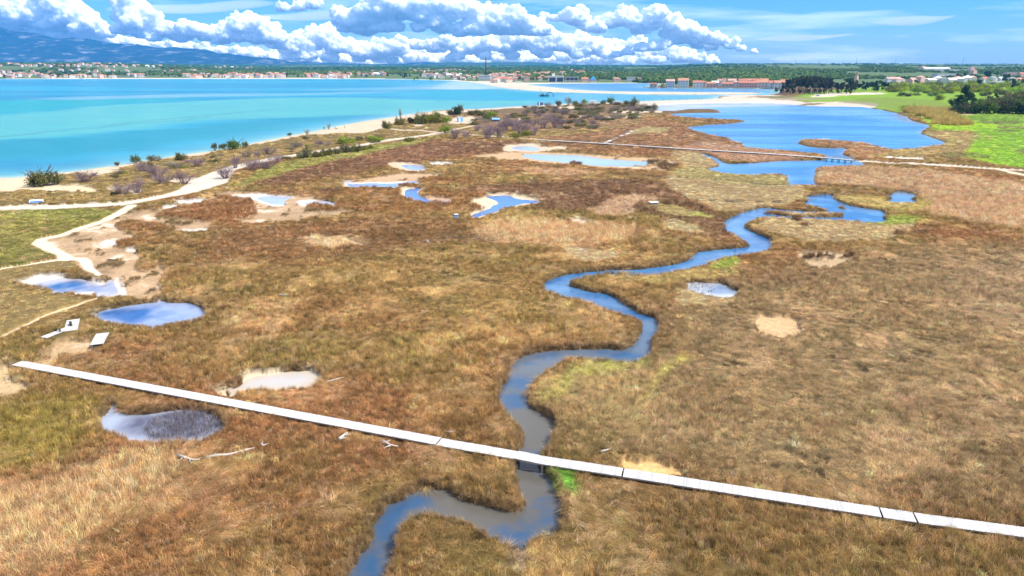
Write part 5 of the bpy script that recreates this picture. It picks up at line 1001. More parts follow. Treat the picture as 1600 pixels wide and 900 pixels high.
for px, py, w, h, k, lb in ((991,166.5,7.5,7.5,'sage_shrub','tall spiky grey shrub at the tip of the beach point'),(955,163.5,6.5,6.5,'green_bush','green bush touching the left end of the long low white hut'),(979,164.5,5.0,4.6,'olive_shrub','round olive bush just right of the long low white hut'),(943,164,5.0,4.8,'olive_shrub','olive bush between the two pale huts'),(912,164,5.0,5.0,'spring_shrub','upright green bush left of the pale flat roofed hut'),(898,165.5,5.5,5.0,'olive_shrub','olive bush left of the upright green bush by the huts'),(888,165,5.5,6.0,'grey_shrub','bare upright bush on the beach edge left of the huts'),(872,166,5.6,5.6,'sage_shrub','grey green bush right of the blue beach kiosk'),(1022,173,5.0,5.6,'sage_shrub','last spiky grey shrub on the thin spit reaching into the lagoon'),(1012,173.5,5.0,4.4,'dark_bush','dark bush second from the end of the thin spit')):
    plant(k, px, py, w, h, lb)

# -- eastern meadow: bushes, reeds and trees
for px, py, w, h, k, lb in ((1417,173.5,8.0,5.0,'lime_bush','bright lime bush on the bank left of the big reed bed'),(1500,178,12.0,8.0,'dark_bush','low dark bush at the left foot of the lone meadow tree'),(1505,160,8.0,7.0,'dark_bush','dark bush right of the lone meadow tree trunk'),(1536,147.5,7.0,4.6,'lime_bush','lime bush above the lone meadow tree'),(1490,168,8,8,'dark_bush','dark bush left of the lone meadow tree'),(1467,157.5,8,7,'spring_shrub','yellow green bush on the meadow left of the dark thicket')):
    plant(k, px, py, w, h, lb)
for i, (px, py, w, h) in enumerate(((1525,177,14,10),(1537,178.5,13,10),(1550,178,13,11),(1563,178.5,13,10),(1577,179,14,11),(1592,178.5,14,11),(1606,179,14,11),(1542,171,12,9),(1558,170,13,10),(1572,170,13,10),(1586,168,13,10),(1600,168,14,11))):
    plant('green_bush' if i % 4 else 'dark_bush', px, py, w, h, 'dense green bush in the dark thicket at the right edge of the meadow', 'bushes of the dark meadow thicket')
for i in range(100):
    px = 1392+i*2.2+_r.uniform(-5, 5); py = _r.choice([133, 135, 137, 139, 141, 143, 145])+_r.uniform(-1.5, 1.5)
    plant('lime_bush' if _r.random() < .6 else 'spring_shrub', px, py, _r.uniform(9, 15), _r.uniform(6, 10), 'lime green bush in the broad belt of bushes before the village', 'lime bushes before the village')
for i in range(15):
    px = 1405+i*14+_r.uniform(-5, 5); py = _r.uniform(146, 152)
    plant(_r.choice(['green_bush', 'spring_shrub', 'olive_shrub']), px, py, _r.uniform(7, 11), _r.uniform(3, 6), 'low bush scattered in front of the lime belt', 'low bushes in front of the lime belt')
for i in range(12):
    px, py = _r.uniform(1570, 1625), _r.uniform(140, 160)
    plant(_r.choice(['sage_shrub', 'spring_shrub', 'willow_shrub' if 'willow_shrub' in PLANT else 'olive_shrub']), px, py, _r.uniform(8, 13), _r.uniform(6, 10), 'bush of the pale thicket at the right edge above the dark one', 'bushes of the pale right edge thicket')
# reed bed by the lagoon corner: a mass of stems
def reed_bed(name, spots, n, h, col, seed, kind='stuff'):
    rg = np.random.default_rng(seed); P = []
    for (a, b, rx, ry) in spots:
        c = at(a, b, 0); m = int(n*rx*ry/sum(s[2]*s[3] for s in spots)); t = rg.uniform(0, 6.283, m); r = np.sqrt(rg.random(m)); P.append(np.stack([c.x+np.cos(t)*r*rx, c.y+np.sin(t)*r*ry, np.full(m, .1)], 1))
    P = np.vstack(P); m = len(P); s = rg.uniform(2.0, 3.4, m); hh = h/1.35*rg.uniform(.55, 1.1, m)*(.45+1.1*fbm(P[:, 0]/5, P[:, 1]/8, 333, 3))
    ro = np.stack([rg.normal(0, .08, m), rg.normal(0, .08, m), rg.uniform(0, 6.28, m)], 1); hu = np.array(col)*1.2*rg.lognormal(0, .2, m)[:, None]
    return scatter(name, P, ro, np.stack([s, s, hh], 1), rg.integers(0, 2, m), hu, REEDS, M_TUFT)
REEDS = [blade_mesh('r', 60, .42, 1.35, .22, .03, 301, .3), blade_mesh('r', 60, .42, 1.4, .26, .03, 302, .3)]
reed_bed('reeds', [(1441,178,11,14),(1462,183,12,14),(1475,188,10,11),(1428,175,8,10),(1455,176,13,16),(1490,196,9,9),(1483,192,8,8),(1470,195,5,6)], 1500, 4.6, (.40,.31,.10), 5)
# trees: trunk with limbs and a leafy crown, both children of the tree
def trunk_mesh(rg, h, r0, limbs, lean=.05, spread=.3, name='trunk', mat=M_BARK, low=.45):
    b = MB(); top = Vector((rg.normal()*lean*h, rg.normal()*lean*h, h*.86)); b.tube([(0,0,-.5), tuple(top*.35), tuple(top*.7), tuple(top)], [r0*1.15, r0*.85, r0*.6, r0*.22], 8)
    for i in range(limbs):
        f = rg.uniform(low, .92); p = top*f; a = i*2.4+rg.uniform(0, .8); l = h*spread*rg.uniform(.6, 1.1)*(1.15-f*.5)
        b.tube([tuple(p), tuple(p+Vector((math.cos(a)*l*.5, math.sin(a)*l*.5, l*.28))), tuple(p+Vector((math.cos(a)*l, math.sin(a)*l, l*.42)))], [r0*.42, r0*.28, r0*.09], 5)
    me = b.mesh(name, True); me.materials.append(mat); return me
TREE = {}
def tree_kind(key, kind, n, leaf, h, w, z0, seed, nl=10, bark=M_BARK, low=.45):
    for s in range(3):
        rg = np.random.default_rng(seed+s); L = []
        for i in range(nl):
            a = rg.uniform(0, 6.283); r = w*.36*rg.random()**.6; z = h*(z0+(1-z0)*rg.uniform(.2, .88)); k = rg.uniform(.5, 1.0)*(1.15-.5*(z/h)); L.append((math.cos(a)*r, math.sin(a)*r, z, w*.22*k, w*.22*k, h*.12*k+.3))
        V, F, C = leaf_cloud(rg, n, L, leaf); cr = mesh_np('crown', V, F, False, C); cr.materials.append(LEAF[kind])
        TREE.setdefault(key, []).append((trunk_mesh(rg, h*.93, h*.022+.06, 9, .03, .3, 'trunk', bark, low), cr, h))
tree_kind('pine_tree', 'pine', 1900, 1.05, 17, 9.5, .34, 400, 12, M_PBARK, .4); tree_kind('dark_tree', 'dark', 1500, .95, 13, 10.5, .12, 410, 13); tree_kind('green_tree', 'mid', 1400, .9, 10, 9, .2, 420, 11); tree_kind('spring_tree', 'spring', 1300, .9, 9, 9, .15, 430, 11); tree_kind('cypress_tree', 'dark', 900, .6, 11, 3.0, .05, 440, 12)
def tree(key, px, py, h, label, group=None, wide=1.0, loc=None):
    rg = random.Random(int(px*53+py*29)); tr, cr, h0 = TREE[key][rg.randrange(3)]; s = h/h0; c = loc or at(px, py, .2)
    t = empty(key, c, rg.uniform(0, 6.28)); t.scale = (s*wide, s*wide, s); tag(t, label, 'tree', group)
    for nm, me in (('trunk', tr), ('crown', cr)):
        o = bpy.data.objects.new(nm, me); COL.objects.link(o); o.parent = t
    return t
_r = random.Random(9)
for i in range(62):
    f = i/61; px = 1224+f*112+_r.uniform(-4, 4); py = 147.6-f*2.5+_r.uniform(-4.2, 1.2); h = 12+9*math.sin(math.pi*min(1, f*1.15+.12))+_r.uniform(-2, 2)
    tree('pine_tree', px, py, h, 'tall pine of the dark grove by the lagoon, with bare lower trunks showing', 'pines of the dark lagoon grove')
for i in range(9):
    tree('dark_tree', 1250+i*10+_r.uniform(-3, 3), 147+_r.uniform(-.8, .5), _r.uniform(5, 8), 'low dark tree at the foot of the pine grove', 'low trees at the foot of the pine grove', 1.1)
for px, py, h in ((1325,143,19),(1331,143.5,16),(1346,141,13),(1354,142,14),(1362,141,14),(1370,141.5,15),(1379,141,14),(1387,141.5,12),(1350,143,9),(1366,143.5,8),(1340,141,11)):
    tree('dark_tree', px, py, h, 'rounded dark tree right of the pine grove', 'rounded dark trees right of the pine grove')
tree('dark_tree', 1369, 144.6, 7.5, 'small dark tree alone on grass before the grove, by the sandy car park', None, 1.3)
tree('spring_tree', 1379, 142, 7, 'pale green tree tucked against the dark trees right of the grove')
for px, py, h, k in ((1213,145,7,'dark_tree'),(1221,146.5,8,'dark_tree'),(1229,147,9,'dark_tree'),(1238,147.5,9,'dark_tree')):
    tree(k, px, py, h, 'small dark tree on the spit left of the pine grove', 'small trees left of the pine grove')
tree('dark_tree', 1509, 173, 20, 'lone tall dark spreading tree standing on the meadow above the lagoon corner', None, 1.0)
tree('dark_tree', 1498, 172, 13, 'shorter dark tree leaning on the left of the lone tall meadow tree', None, 1.0)
tree('cypress_tree', 1519, 167, 10, 'thin dark cypress right of the lone tall meadow tree')
for px, py, h, k, lb in ((1545,163,9,'dark_tree','dark tree rising from the left end of the dark thicket'),(1556,160,9,'dark_tree','second dark tree rising from the dark thicket'),(1528,163.5,5,'dark_tree','small dark tree on open grass left of the thicket trees')):
    tree(k, px, py, h, lb)
for px, py, h, k in ((1484,129,16,'dark_tree'),(1492,128,18,'dark_tree'),(1500,128,17,'dark_tree'),(1508,128.5,19,'dark_tree'),(1516,128,18,'dark_tree'),(1522,128,17,'dark_tree'),(1496,130,12,'dark_tree'),(1512,131,12,'dark_tree')):
    tree(k, px, py, h, 'dark bluish tree of the round copse in the right hand village', 'trees of the village copse')
for px, py, h, k, lb in ((1542,127,26,'dark_tree','big round dark tree above the village roofs'),(1529,137,15,'dark_tree','dark tree in the lime belt below the village copse'),(1570,132,20,'dark_tree','dark round tree between white houses at the right'),(1582,142,18,'dark_tree','dark tree at the right end of the lime belt'),(1557,121,14,'cypress_tree','pointed cypress far above the right hand village'),(1432,133,11,'green_tree','bluish tree before the pale village roofs'),(1460,131,12,'cypress_tree','tall thin cypress among the pale village roofs'),(1600,135,14,'green_tree','green tree at the right edge before the village roofs')):
    tree(k, px, py, h, lb)
# shade trees between the far houses, each too small to show its parts
def far_tree(px, py, h, key, label, group, wide=1.0):
    tr, cr, h0 = TREE[key][int(px) % 3]; s = h/h0; o = bpy.data.objects.new(key, cr); COL.objects.link(o); o.location = land_at(px, py); o.location.z -= h*.08; o.scale = (s*wide, s*wide, s); o.rotation_euler.z = px
    return tag(o, label, 'tree', group)
for a, b, n, y0, y1, ks, lb, g in ((0,200,26,113,122.5,('dark_tree','dark_tree','green_tree'),'dark tree among the houses on the far left shore','trees on the far left shore'),(200,400,26,114,122.3,('dark_tree','green_tree'),'dark tree near the water on the far shore, under the end of the mountains','trees on the far middle left shore'),(400,640,34,117,122.2,('dark_tree','green_tree','spring_tree'),'tree among the red roofed houses along the far bay','trees along the far bay'),(640,830,40,116,126,('green_tree','spring_tree','dark_tree'),'tree among the houses around the tall chimney','trees around the chimney village'),(830,1040,44,118,128,('spring_tree','lime_tree' if 'lime_tree' in TREE else 'spring_tree','green_tree'),'light green tree behind the pale far channel beach','trees behind the far channel beach'),(1040,1225,22,128,136,('green_tree','dark_tree','spring_tree'),'tree in the gardens of the walled island town','trees of the island town')):
    for i in range(n):
        x = a+(b-a)*(i+_r.random())/n; far_tree(x, _r.uniform(y0, y1), _r.uniform(6, 12), _r.choice(ks), lb, g)
for x, y, h, k, lb in ((318,121.5,17,'cypress_tree','tall dark cypress left of a pair on the far bay shore'),(330,121,15,'cypress_tree','second dark cypress right of the taller one on the far bay shore'),(448,122,15,'dark_tree','large dark tree splitting the red roofed row on the far bay'),(477,121,13,'cypress_tree','dark cypress between red roofed rows on the far bay'),(634,121,14,'dark_tree','big dark tree by the water left of the white villas'),(630,123,12,'dark_tree','dark round bush tree by the water left of the white villas'),(745,125.5,10,'dark_tree','dark tree left of the white block under the chimney'),(839,124,12,'cypress_tree','thin dark cypress right of the chimney village'),(1080,136.5,9,'spring_tree','light green tree between two red roofed island houses'),(1035,136.8,7,'spring_tree','light green tree at the left tip of the island town')):
    far_tree(x, y, h, k, lb, None, 1.0)
# woods far inland: one mass
M_WOOD = foliage_mat('inland_wood', (1,1,1), .0, .3)
WOODM = []
for s in range(4):
    rg = np.random.default_rng(600+s); V, F, C = leaf_cloud(rg, 220, lobes_for(rg, 1.5, 1.0, 7), .26); WOODM.append(mesh_np('w', V, F, False, C))
def wood_mat():
    m, nt, b = new_mat('wood_leaves'); b.inputs['Roughness'].default_value = .9; b.inputs['Specular IOR Level'].default_value = .05
    i = nt.nodes.new('ShaderNodeAttribute'); i.attribute_type = 'INSTANCER'; i.attribute_name = 'hue'; a = nt.nodes.new('ShaderNodeAttribute'); a.attribute_name = 'tint'
    mu = nt.nodes.new('ShaderNodeMixRGB'); mu.blend_type = 'MULTIPLY'; mu.inputs[0].default_value = 1; nt.links.new(i.outputs['Color'], mu.inputs[1]); nt.links.new(a.outputs['Color'], mu.inputs[2]); nt.links.new(mu.outputs[0], b.inputs['Base Color']); return m
n = 30000; pu = RNG.uniform(-.95, .95, n); py_ = 1.0/RNG.uniform(1/9000., 1/1250., n); X = pu*py_; Y = py_
keep = (Y > np.where(pu > .40, 1750, np.where(pu > .17, 1350, np.where(pu > 0, 1750, np.where(pu > -.42, 2350, 2150)))))
fo = fbm(X/260, Y/420, 701, 4); fo2 = fbm(X/900, Y/1300, 705, 3)
keep &= (fo+.5*(fo2-.5) > np.where(pu > .3, .50, np.where(pu < -.42, .50, .42))) & (water_sd(X, Y) > 20)
keep &= ~((pu > .40) & (pu < .80) & (Y < 1900) & (RNG.random(n) < .6)) & ~((pu < -.42) & (Y < 2900) & (RNG.random(n) < .45))
X, Y, pu, fo2 = X[keep], Y[keep], pu[keep], fo2[keep]; n = len(X); Z = far_height(X, Y)-.5; hh = RNG.uniform(5, 10, n)
cl = lerp((.05,.11,.035), (.16,.24,.035), np.clip(RNG.beta(1.3, 2.2, n)+(fo2-.5)*1.2, 0, 1)); cl = lerp(cl, (.06,.20,.12), sstep(2600, 6000, Y)*.85)  # teal grows with distance: haze put into the leaf colour
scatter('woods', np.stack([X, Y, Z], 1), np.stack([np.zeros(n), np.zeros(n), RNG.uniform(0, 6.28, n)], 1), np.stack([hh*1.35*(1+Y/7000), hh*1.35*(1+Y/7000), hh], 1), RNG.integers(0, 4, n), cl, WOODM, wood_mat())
# ================================================================== HOUSES
RENDER_COL = {'white': (.54,.53,.51), 'cream': (.58,.50,.40), 'pink': (.56,.38,.31), 'grey': (.50,.50,.52), 'stone': (.45,.38,.32), 'orange': (.66,.42,.24)}
ROOF_COL = {'red': (.41,.17,.115), 'orange': (.44,.22,.14), 'brown': (.28,.14,.10), 'pale': (.50,.31,.24), 'grey': (.22,.22,.24), 'white': (.78,.77,.74), 'blue': (.04,.22,.42)}
MW = {k: simple(k+'_wall', c, .9, .1, .08, .6) for k, c in RENDER_COL.items()}; MR = {k: simple(k+'_roof', c, .85, .15, .18, .9) for k, c in ROOF_COL.items()}
M_GLASS = simple('window_glass', (.03,.04,.06), .15, .5, .1); M_STONEQ = simple('quay_stone', (.42,.38,.33), .9, .1, .2, .5)
HM = {}
def house_meshes(w, d, h, roof, rise, nwin, floors):
    key = (w, d, h, roof, rise, nwin, floors)
    if key in HM: return HM[key]
    b = MB(); b.box((0,0,h/2-1), (w, d, h+2))
    if roof == 'gable': b.add([(-w/2,-d/2+.02,h-.01),(-w/2,d/2-.02,h-.01),(-w/2,0,h+rise-.12),(w/2,-d/2+.02,h-.01),(w/2,d/2-.02,h-.01),(w/2,0,h+rise-.12)], [(0,1,2),(3,5,4)])
    wall = b.mesh('house'); e = .35; b = MB()
    if roof == 'gable':
        b.add([(-w/2-e,-d/2-e,h-.12),(w/2+e,-d/2-e,h-.12),(w/2+e,0,h+rise),(-w/2-e,0,h+rise),(w/2+e,d/2+e,h-.12),(-w/2-e,d/2+e,h-.12),(-w/2-e,-d/2-e,h+.08),(w/2+e,-d/2-e,h+.08),(w/2+e,0,h+rise+.22),(-w/2-e,0,h+rise+.22),(w/2+e,d/2+e,h+.08),(-w/2-e,d/2+e,h+.08)],
              [(0,3,2,1),(3,5,4,2),(6,7,8,9),(9,8,10,11),(0,1,7,6),(4,5,11,10),(1,2,8,7),(2,4,10,8),(0,6,9,3),(3,9,11,5)])
    elif roof == 'hip':
        r = max(0, w-d)/2*.9+.01; b.add([(-w/2-e,-d/2-e,h),(w/2+e,-d/2-e,h),(w/2+e,d/2+e,h),(-w/2-e,d/2+e,h),(-r,0,h+rise),(r,0,h+rise)], [(0,1,5,4),(1,2,5),(2,3,4,5),(3,0,4),(3,2,1,0)])
    else: b.box((0,0,h+.12), (w+.5, d+.5, .3))
    rf = b.mesh('roof'); ch = MB().box((w*.22, d*.12, h+rise*.8+.5), (.7,.7,1.5)).mesh('chimney')
    wn_ = []
    if nwin:
        ww = min(1.5, w/nwin*.5)
        for f in range(floors):
            z = h/floors*(f+.55)
            for i in range(nwin): wn_.append(((i+.5)/nwin*w-w/2, -d/2-.03, z, 0))
            for i in range(max(1, nwin-1)): wn_.append((w/2+.03, (i+.5)/max(1, nwin-1)*d-d/2, z, 1))
            wn_.append((-w/2-.03, 0, z, 1))
    wm = [MB().box((0,0,0), (min(1.5, w/max(1, nwin)*.5), .08, 1.4)).mesh('window')]
    HM[key] = (wall, rf, ch, wn_, wm[0]); return HM[key]
for _m in (): pass
def with_mat(me, mat, cache={}):
    k = (me.name, mat.name)
    if k not in cache: c = me.copy(); c.materials.append(mat); cache[k] = c
    return cache[k]
def house(px, py, dims, wall, roof, label, group=None, rz=0.0, loc=None, cat='house', name='house'):
    w, d, h, kind, rise, nwin, floors = dims; wm, rf, ch, wins, win = house_meshes(*dims)
    o = bpy.data.objects.new(name, with_mat(wm, MW[wall])); COL.objects.link(o); o.location = loc if loc is not None else land_at(px, py); o.rotation_euler.z = rz
    r = bpy.data.objects.new('roof', with_mat(rf, MR[roof])); COL.objects.link(r); r.parent = o
    if nwin and kind != 'flat': c = bpy.data.objects.new('chimney', with_mat(ch, MW[wall])); COL.objects.link(c); c.parent = r
    for (x, y, z, s) in wins:
        q = bpy.data.objects.new('window', with_mat(win, M_GLASS)); COL.objects.link(q); q.parent = o; q.location = (x, y, z); q.rotation_euler.z = math.pi/2*s
    return tag(o, label, cat, group)
T = [(9,8,5.5,'gable',2.2,0,1),(11,9,6.5,'hip',2.4,0,1),(8,8,4.0,'gable',2.0,0,1),(13,9,6.0,'gable',2.4,0,1),(10,9,8.0,'hip',2.2,0,1)]
_h = random.Random(21)
def town(x0, x1, y0, y1, n, roofs, walls, label, group, big=1.02, rz=.5):
    for i in range(n):
        px = x0+(x1-x0)*(i+_h.uniform(.1, .9))/n; py = _h.uniform(y0, y1); o = house(px, py, _h.choice(T), _h.choice(walls), _h.choice(roofs), label, group, _h.uniform(-rz, rz)); o.scale = (big*_h.uniform(.85, 1.2),)*3
R1 = ['red','orange','orange','pale','red']; W1 = ['white','cream','white','pink','cream']
town(0, 110, 101.2, 105, 15, R1, W1, 'red roofed house on the crest of the far left hillside', 'houses on the far left crest')
town(112, 200, 101, 106, 17, R1, W1, 'red roofed house at the right end of the far left crest', 'houses on the right end of the crest')
town(200, 255, 103.5, 105.5, 5, ['pale','white','orange'], W1, 'pale house on the wooded slope right of the far left crest', 'houses on the wooded slope')
town(-6, 75, 114, 122.6, 22, R1, W1, 'red roofed house near the water on the far left shore', 'houses on the far left shore')
town(75, 185, 119.5, 122.7, 14, R1, W1, 'red roofed house by the water under the dark far left wood', 'houses under the dark far left wood')
town(75, 200, 111, 117, 9, ['pale','brown','red'], ['grey','cream'], 'dim house half hidden in the dark far left wood', 'houses in the dark far left wood')
town(200, 226, 119, 122.4, 6, R1, W1, 'small red roofed house left of the green shore meadow', 'houses left of the green shore meadow')
town(255, 312, 110.5, 113, 6, ['pale','red'], ['grey','pink','white'], 'pale house on the slope above the far shore meadow', 'houses above the far shore meadow')
town(290, 402, 118.2, 122.6, 30, R1, W1, 'red roofed house in the shore row left of the big dark tree', 'houses in the shore row left of the big dark tree')
town(330, 400, 103, 108, 7, ['pale','white','red'], W1, 'scattered pale house on the far green slope', 'houses on the far green slope')
town(402, 446, 117.5, 122.6, 17, R1, W1, 'red roofed house just left of the big dark tree on the far bay', 'houses just left of the big dark tree')
town(478, 548, 117.2, 122.5, 30, R1+['orange'], W1, 'red roofed house in the dense block right of the dark cypress', 'houses in the dense block of the far bay')
town(515, 542, 121, 122.4, 4, ['white','orange'], ['white'], 'white house at the water below the dense far bay block', 'white houses at the water below the dense block')
town(560, 602, 113, 119, 8, ['red','brown','white'], ['white','pink'], 'house in the small cluster between dense block and white villas', 'houses between dense block and white villas')
town(585, 600, 117.5, 119, 3, ['white','grey'], ['white','grey'], 'bluish white flat building above the far bay meadow', 'bluish white buildings above the bay meadow')
town(642, 682, 111.5, 116, 10, ['red','brown','pale'], W1, 'house among trees above the white villas', 'houses above the white villas')
town(662, 720, 117.5, 123, 15, ['red','white','grey','orange'], ['white','white','grey'], 'white walled villa by the far bay left of the chimney', 'white villas left of the chimney')
town(684, 730, 110.5, 113, 6, ['brown','red'], W1, 'dim house on the wooded rise behind the villas', 'houses behind the villas')
town(704, 752, 120.5, 126.5, 9, ['pale','brown','orange'], ['cream','stone','white'], 'low house beside the sand left of the chimney', 'houses beside the sand left of the chimney')
town(766, 806, 119, 130, 24, ['red','orange','pale','red'], ['cream','white','pink'], 'red roofed house in the beach village right of the chimney', 'houses in the beach village by the chimney')
town(800, 862, 115, 127.8, 22, ['orange','red','pale','brown'], ['cream','stone','pink'], 'house in the wooded village between chimney and modern white block', 'houses left of the modern white block')
town(866, 886, 114, 119, 5, ['orange','pale'], ['cream','white'], 'orange roofed house rising behind the modern white block', 'houses behind the modern white block')
town(890, 910, 110, 117, 4, ['brown','red','pale'], ['pink','cream'], 'roof seen among light green trees behind the channel', 'roofs among trees behind the channel')
H = lambda px, py, dims, wall, roof, label, rz=0.0, **k: house(px, py, dims, wall, roof, label, None, rz, **k)
o = H(758, 125.8, (26,12,11,'flat',0,5,2), 'white', 'white', 'wide white block at the foot of the tall chimney', -.1)
# tall chimney
c = land_at(759.5, 121); b = MB(); b.tube([(0,0,-2),(0,0,18),(0,0,51)], [2.3,1.9,1.35], 16); t = empty('factory_chimney', c); tag(t, 'tall thin dark brick factory chimney standing in the beach village', 'chimney')
b.build('shaft', simple('dark_brick', (.085,.06,.07), .9, .1, .2, .8), t, True); b = MB(); b.tube([(0,0,50.6),(0,0,52.2)], [1.7,1.7], 16); b.build('rim', simple('sooty_brick', (.05,.04,.045), .9), t); mtl_part('plinth', t, MW['stone'], ((0,0,.5),(6,6,4)))
# modern white block with dark glass
c = land_at(868.5, 128.4); t = empty('modern_building', c, .05); tag(t, 'modern white framed building with two big dark glass fronts on the far channel beach', 'building')
mtl_part('wall', t, MW['white'], ((0,0,5.5),(32,14,13))); mtl_part('roof', t, MR['white'], ((0,0,12.2),(33,15,.4)))
for x in (-8, 8): mtl_part('glass_front', t, M_GLASS, ((x,-7.05,5.2),(13.5,.2,8.4)))
mtl_part('stair_tower', t, MW['white'], ((-5,3,15),(6,6,5.4)))
c = land_at(893.5, 127.6); t = empty('glass_building', c, -.05); tag(t, 'grey glass building with white posts right of the modern white block', 'building')
mtl_part('wall', t, MW['grey'], ((0,0,4.5),(26,12,11))); mtl_part('roof', t, MR['grey'], ((0,0,10.2),(28,14,.5))); mtl_part('glass_front', t, M_GLASS, ((0,-6.05,5.6),(24,.2,4.6)))
for x in (-13,-4.5,4.5,13): mtl_part('column', t, MW['white'], ((x,-6.8,4.4),(.9,.9,10.8)))
H(913.5, 128, (15,10,6.0,'gable',3,3,1), 'pink', 'red', 'red roofed pink house on the channel beach right of the glass building', .1)
H(926.5, 128, (13,11,5.2,'hip',6,3,1), 'grey', 'blue', 'house with a bright blue pyramid roof on the channel beach', 0)
H(963.5, 127.8, (16,11,6.5,'hip',2.5,4,1), 'pink', 'orange', 'salmon pink house alone on the channel beach among green trees', .1)
H(985.5, 127.9, (17,11,9.5,'flat',0,4,2), 'white', 'white', 'white flat roofed two storey house on the channel beach', -.1)
H(998.5, 128.1, (7,9,7,'gable',2,2,2), 'stone', 'brown', 'narrow brown house right of the white flat roofed one', 0)
c = land_at(959, 126.5); b = MB(); b.tube([(0,0,-1),(0,0,9.5)], [.9,.6], 10); b.box((0,0,9.9),(1.6,1.6,.8)); o = b.build('beacon', M_WHITEP); o.location = c; tag(o, 'slim white pillar beacon left of the salmon pink house', 'beacon')
H(810, 129.6, (13,7,2.5,'flat',0,0,1), 'white', 'white', 'low white flat pavilion on the sand spit right of the beach village', 0)
# walled island town
def isle(px, dims, wall, roof, label, py=136.7, rz=-.28): return house(px, py, dims, wall, roof, label, None, rz, loc=at(px, py, .9))
isle(1021, (11,8,5,'gable',2,2,1), 'stone', 'brown', 'low brown house at the left tip of the walled island town')
isle(1047, (13,11,9.6,'gable',2.8,4,3), 'grey', 'pale', 'three storey grey house with pale roof, first tall one of the island town')
isle(1067, (16,13,10.5,'gable',3.4,4,3), 'white', 'orange', 'tall white three storey house with orange roof on the island waterfront')
isle(1090, (15,12,7.6,'gable',2.8,3,2), 'white', 'red', 'white house with half red roof and long balcony on the island waterfront')
isle(1097, (12,10,7.0,'hip',2.8,2,2), 'white', 'red', 'red hipped house joined to the white balcony house of the island town', 135.6)
isle(1111, (14,10,6.0,'gable',2.6,3,2), 'pink', 'orange', 'pink two storey house with orange roof in mid island waterfront')
isle(1117, (11,9,6.0,'gable',2.4,2,2), 'white', 'white', 'white roofed house behind the pink island house', 134.8)
isle(1136, (17,10,5.6,'gable',2.6,3,1), 'stone', 'red', 'long brown house with red roof on the island waterfront')
isle(1149, (10,10,7.4,'hip',2.4,2,2), 'white', 'pale', 'white house with pale roof in the island town, right of the long brown one', 135.6)
isle(1168, (27,12,6.8,'gable',3.0,7,2), 'pink', 'red', 'longest red roofed row house of the island waterfront, with many windows')
isle(1189, (18,11,7.6,'gable',3.0,4,2), 'white', 'orange', 'white gabled house with balcony near the right end of the island waterfront')
isle(1199, (12,11,7.6,'gable',2.8,2,2), 'grey', 'red', 'grey house, last on the island waterfront before the spit trees')
for px, py, ro, lb in ((1160,133.8,'red','red roof rising left behind the long island row house'),(1172,133.4,'orange','orange roof in the middle behind the long island row house'),(1182,133.6,'red','red roof rising right behind the long island row house'),(1193,133.2,'orange','orange roof behind the white gabled island house'),(1143,133.8,'pale','pale roof behind the long brown island house'),(1127,134,'orange','small orange roof beside the white church tower of the island town')):
    isle(px, (14,10,8.2,'gable',3,0,1), 'white', ro, lb, py)
isle(1208, (14,12,7.6,'gable',3,2,2), 'white', 'red', 'white house with bright red roof left of the pine grove, nearest the water', 138.0)
isle(1217, (15,12,8.2,'gable',3.4,3,2), 'white', 'orange', 'white house with windows and orange roof close left of the pine grove', 138.3)
isle(1226, (14,12,9.2,'gable',3.2,2,2), 'cream', 'red', 'tall cream house with red roof half hidden by the pine grove', 137.4)
isle(1236, (15,12,8.0,'gable',3.0,0,1), 'cream', 'pale', 'pale roofed house behind the left end of the pine grove', 135.5)
c = at(1130.5, 135.2, .9); t = empty('bell_tower', c); tag(t, 'short white bell tower among the island town roofs', 'tower'); mtl_part('shaft', t, MW['white'], ((0,0,6),(3.4,3.4,13))); mtl_part('cap', t, MW['white'], ((0,0,12.9),(4.6,3.6,.7)))
# island quay wall
b = MB(); P = [at(1006,136.2,0), at(1026,137.4,0), at(1100,138.2,0), at(1200,138.8,0), at(1214,139.8,0)]
for p, q in zip(P[:-1], P[1:]):
    d = q-p; b.box(((p.x+q.x)/2, (p.y+q.y)/2+1.0, .3), (d.length+.6, 2.4, 1.7), math.atan2(d.y, d.x))
o = b.build('quay_wall', M_STONEQ); tag(o, 'long low stone quay wall along the island town waterfront', 'wall')
# right hand village and beyond
c = at(1337, 131.5, 2); t = empty('church_tower', c, .5); tag(t, 'pink stone church tower with a small pointed top rising behind the pine grove', 'tower')
mtl_part('shaft', t, MW['pink'], ((0,0,6),(4.8,4.8,16))); mtl_part('belfry', t, MW['stone'], ((0,0,15.6),(4.0,4.0,3.4)))
b = MB(); b.add([(-2.5,-2.5,17.2),(2.5,-2.5,17.2),(2.5,2.5,17.2),(-2.5,2.5,17.2),(0,0,20.5)], [(0,1,4),(1,2,4),(2,3,4),(3,0,4),(3,2,1,0)]); b.build('spire', MR['brown'], t)
for s in (-1, 1): mtl_part('bell_opening', t, M_GLASS, ((s*1.0,-2.03,15.6),(.9,.06,2.4)))
H(1394, 128.5, (30,13,7,'gable',3.5,0,1), 'white', 'pale', 'long pale terracotta roof right of the grove, left of the village', .1)
H(1403, 129.5, (22,12,7,'hip',3,0,1), 'cream', 'pale', 'second pale terracotta roof touching the long one right of the grove', .3)
H(1424, 131, (18,11,7,'gable',4,0,1), 'pink', 'pale', 'pink house with steep pale gable among lime bushes', .6)
town(1436, 1480, 128.5, 131.5, 9, ['white','pale','grey','white'], ['white','grey','pink'], 'pale low roof in the row below the dark village copse', 'pale roofs below the dark village copse', 1.2)
town(1480, 1520, 129.5, 131.5, 7, ['white','pale'], ['white','cream'], 'white low building right below the dark village copse', 'white buildings right below the copse', 1.3)
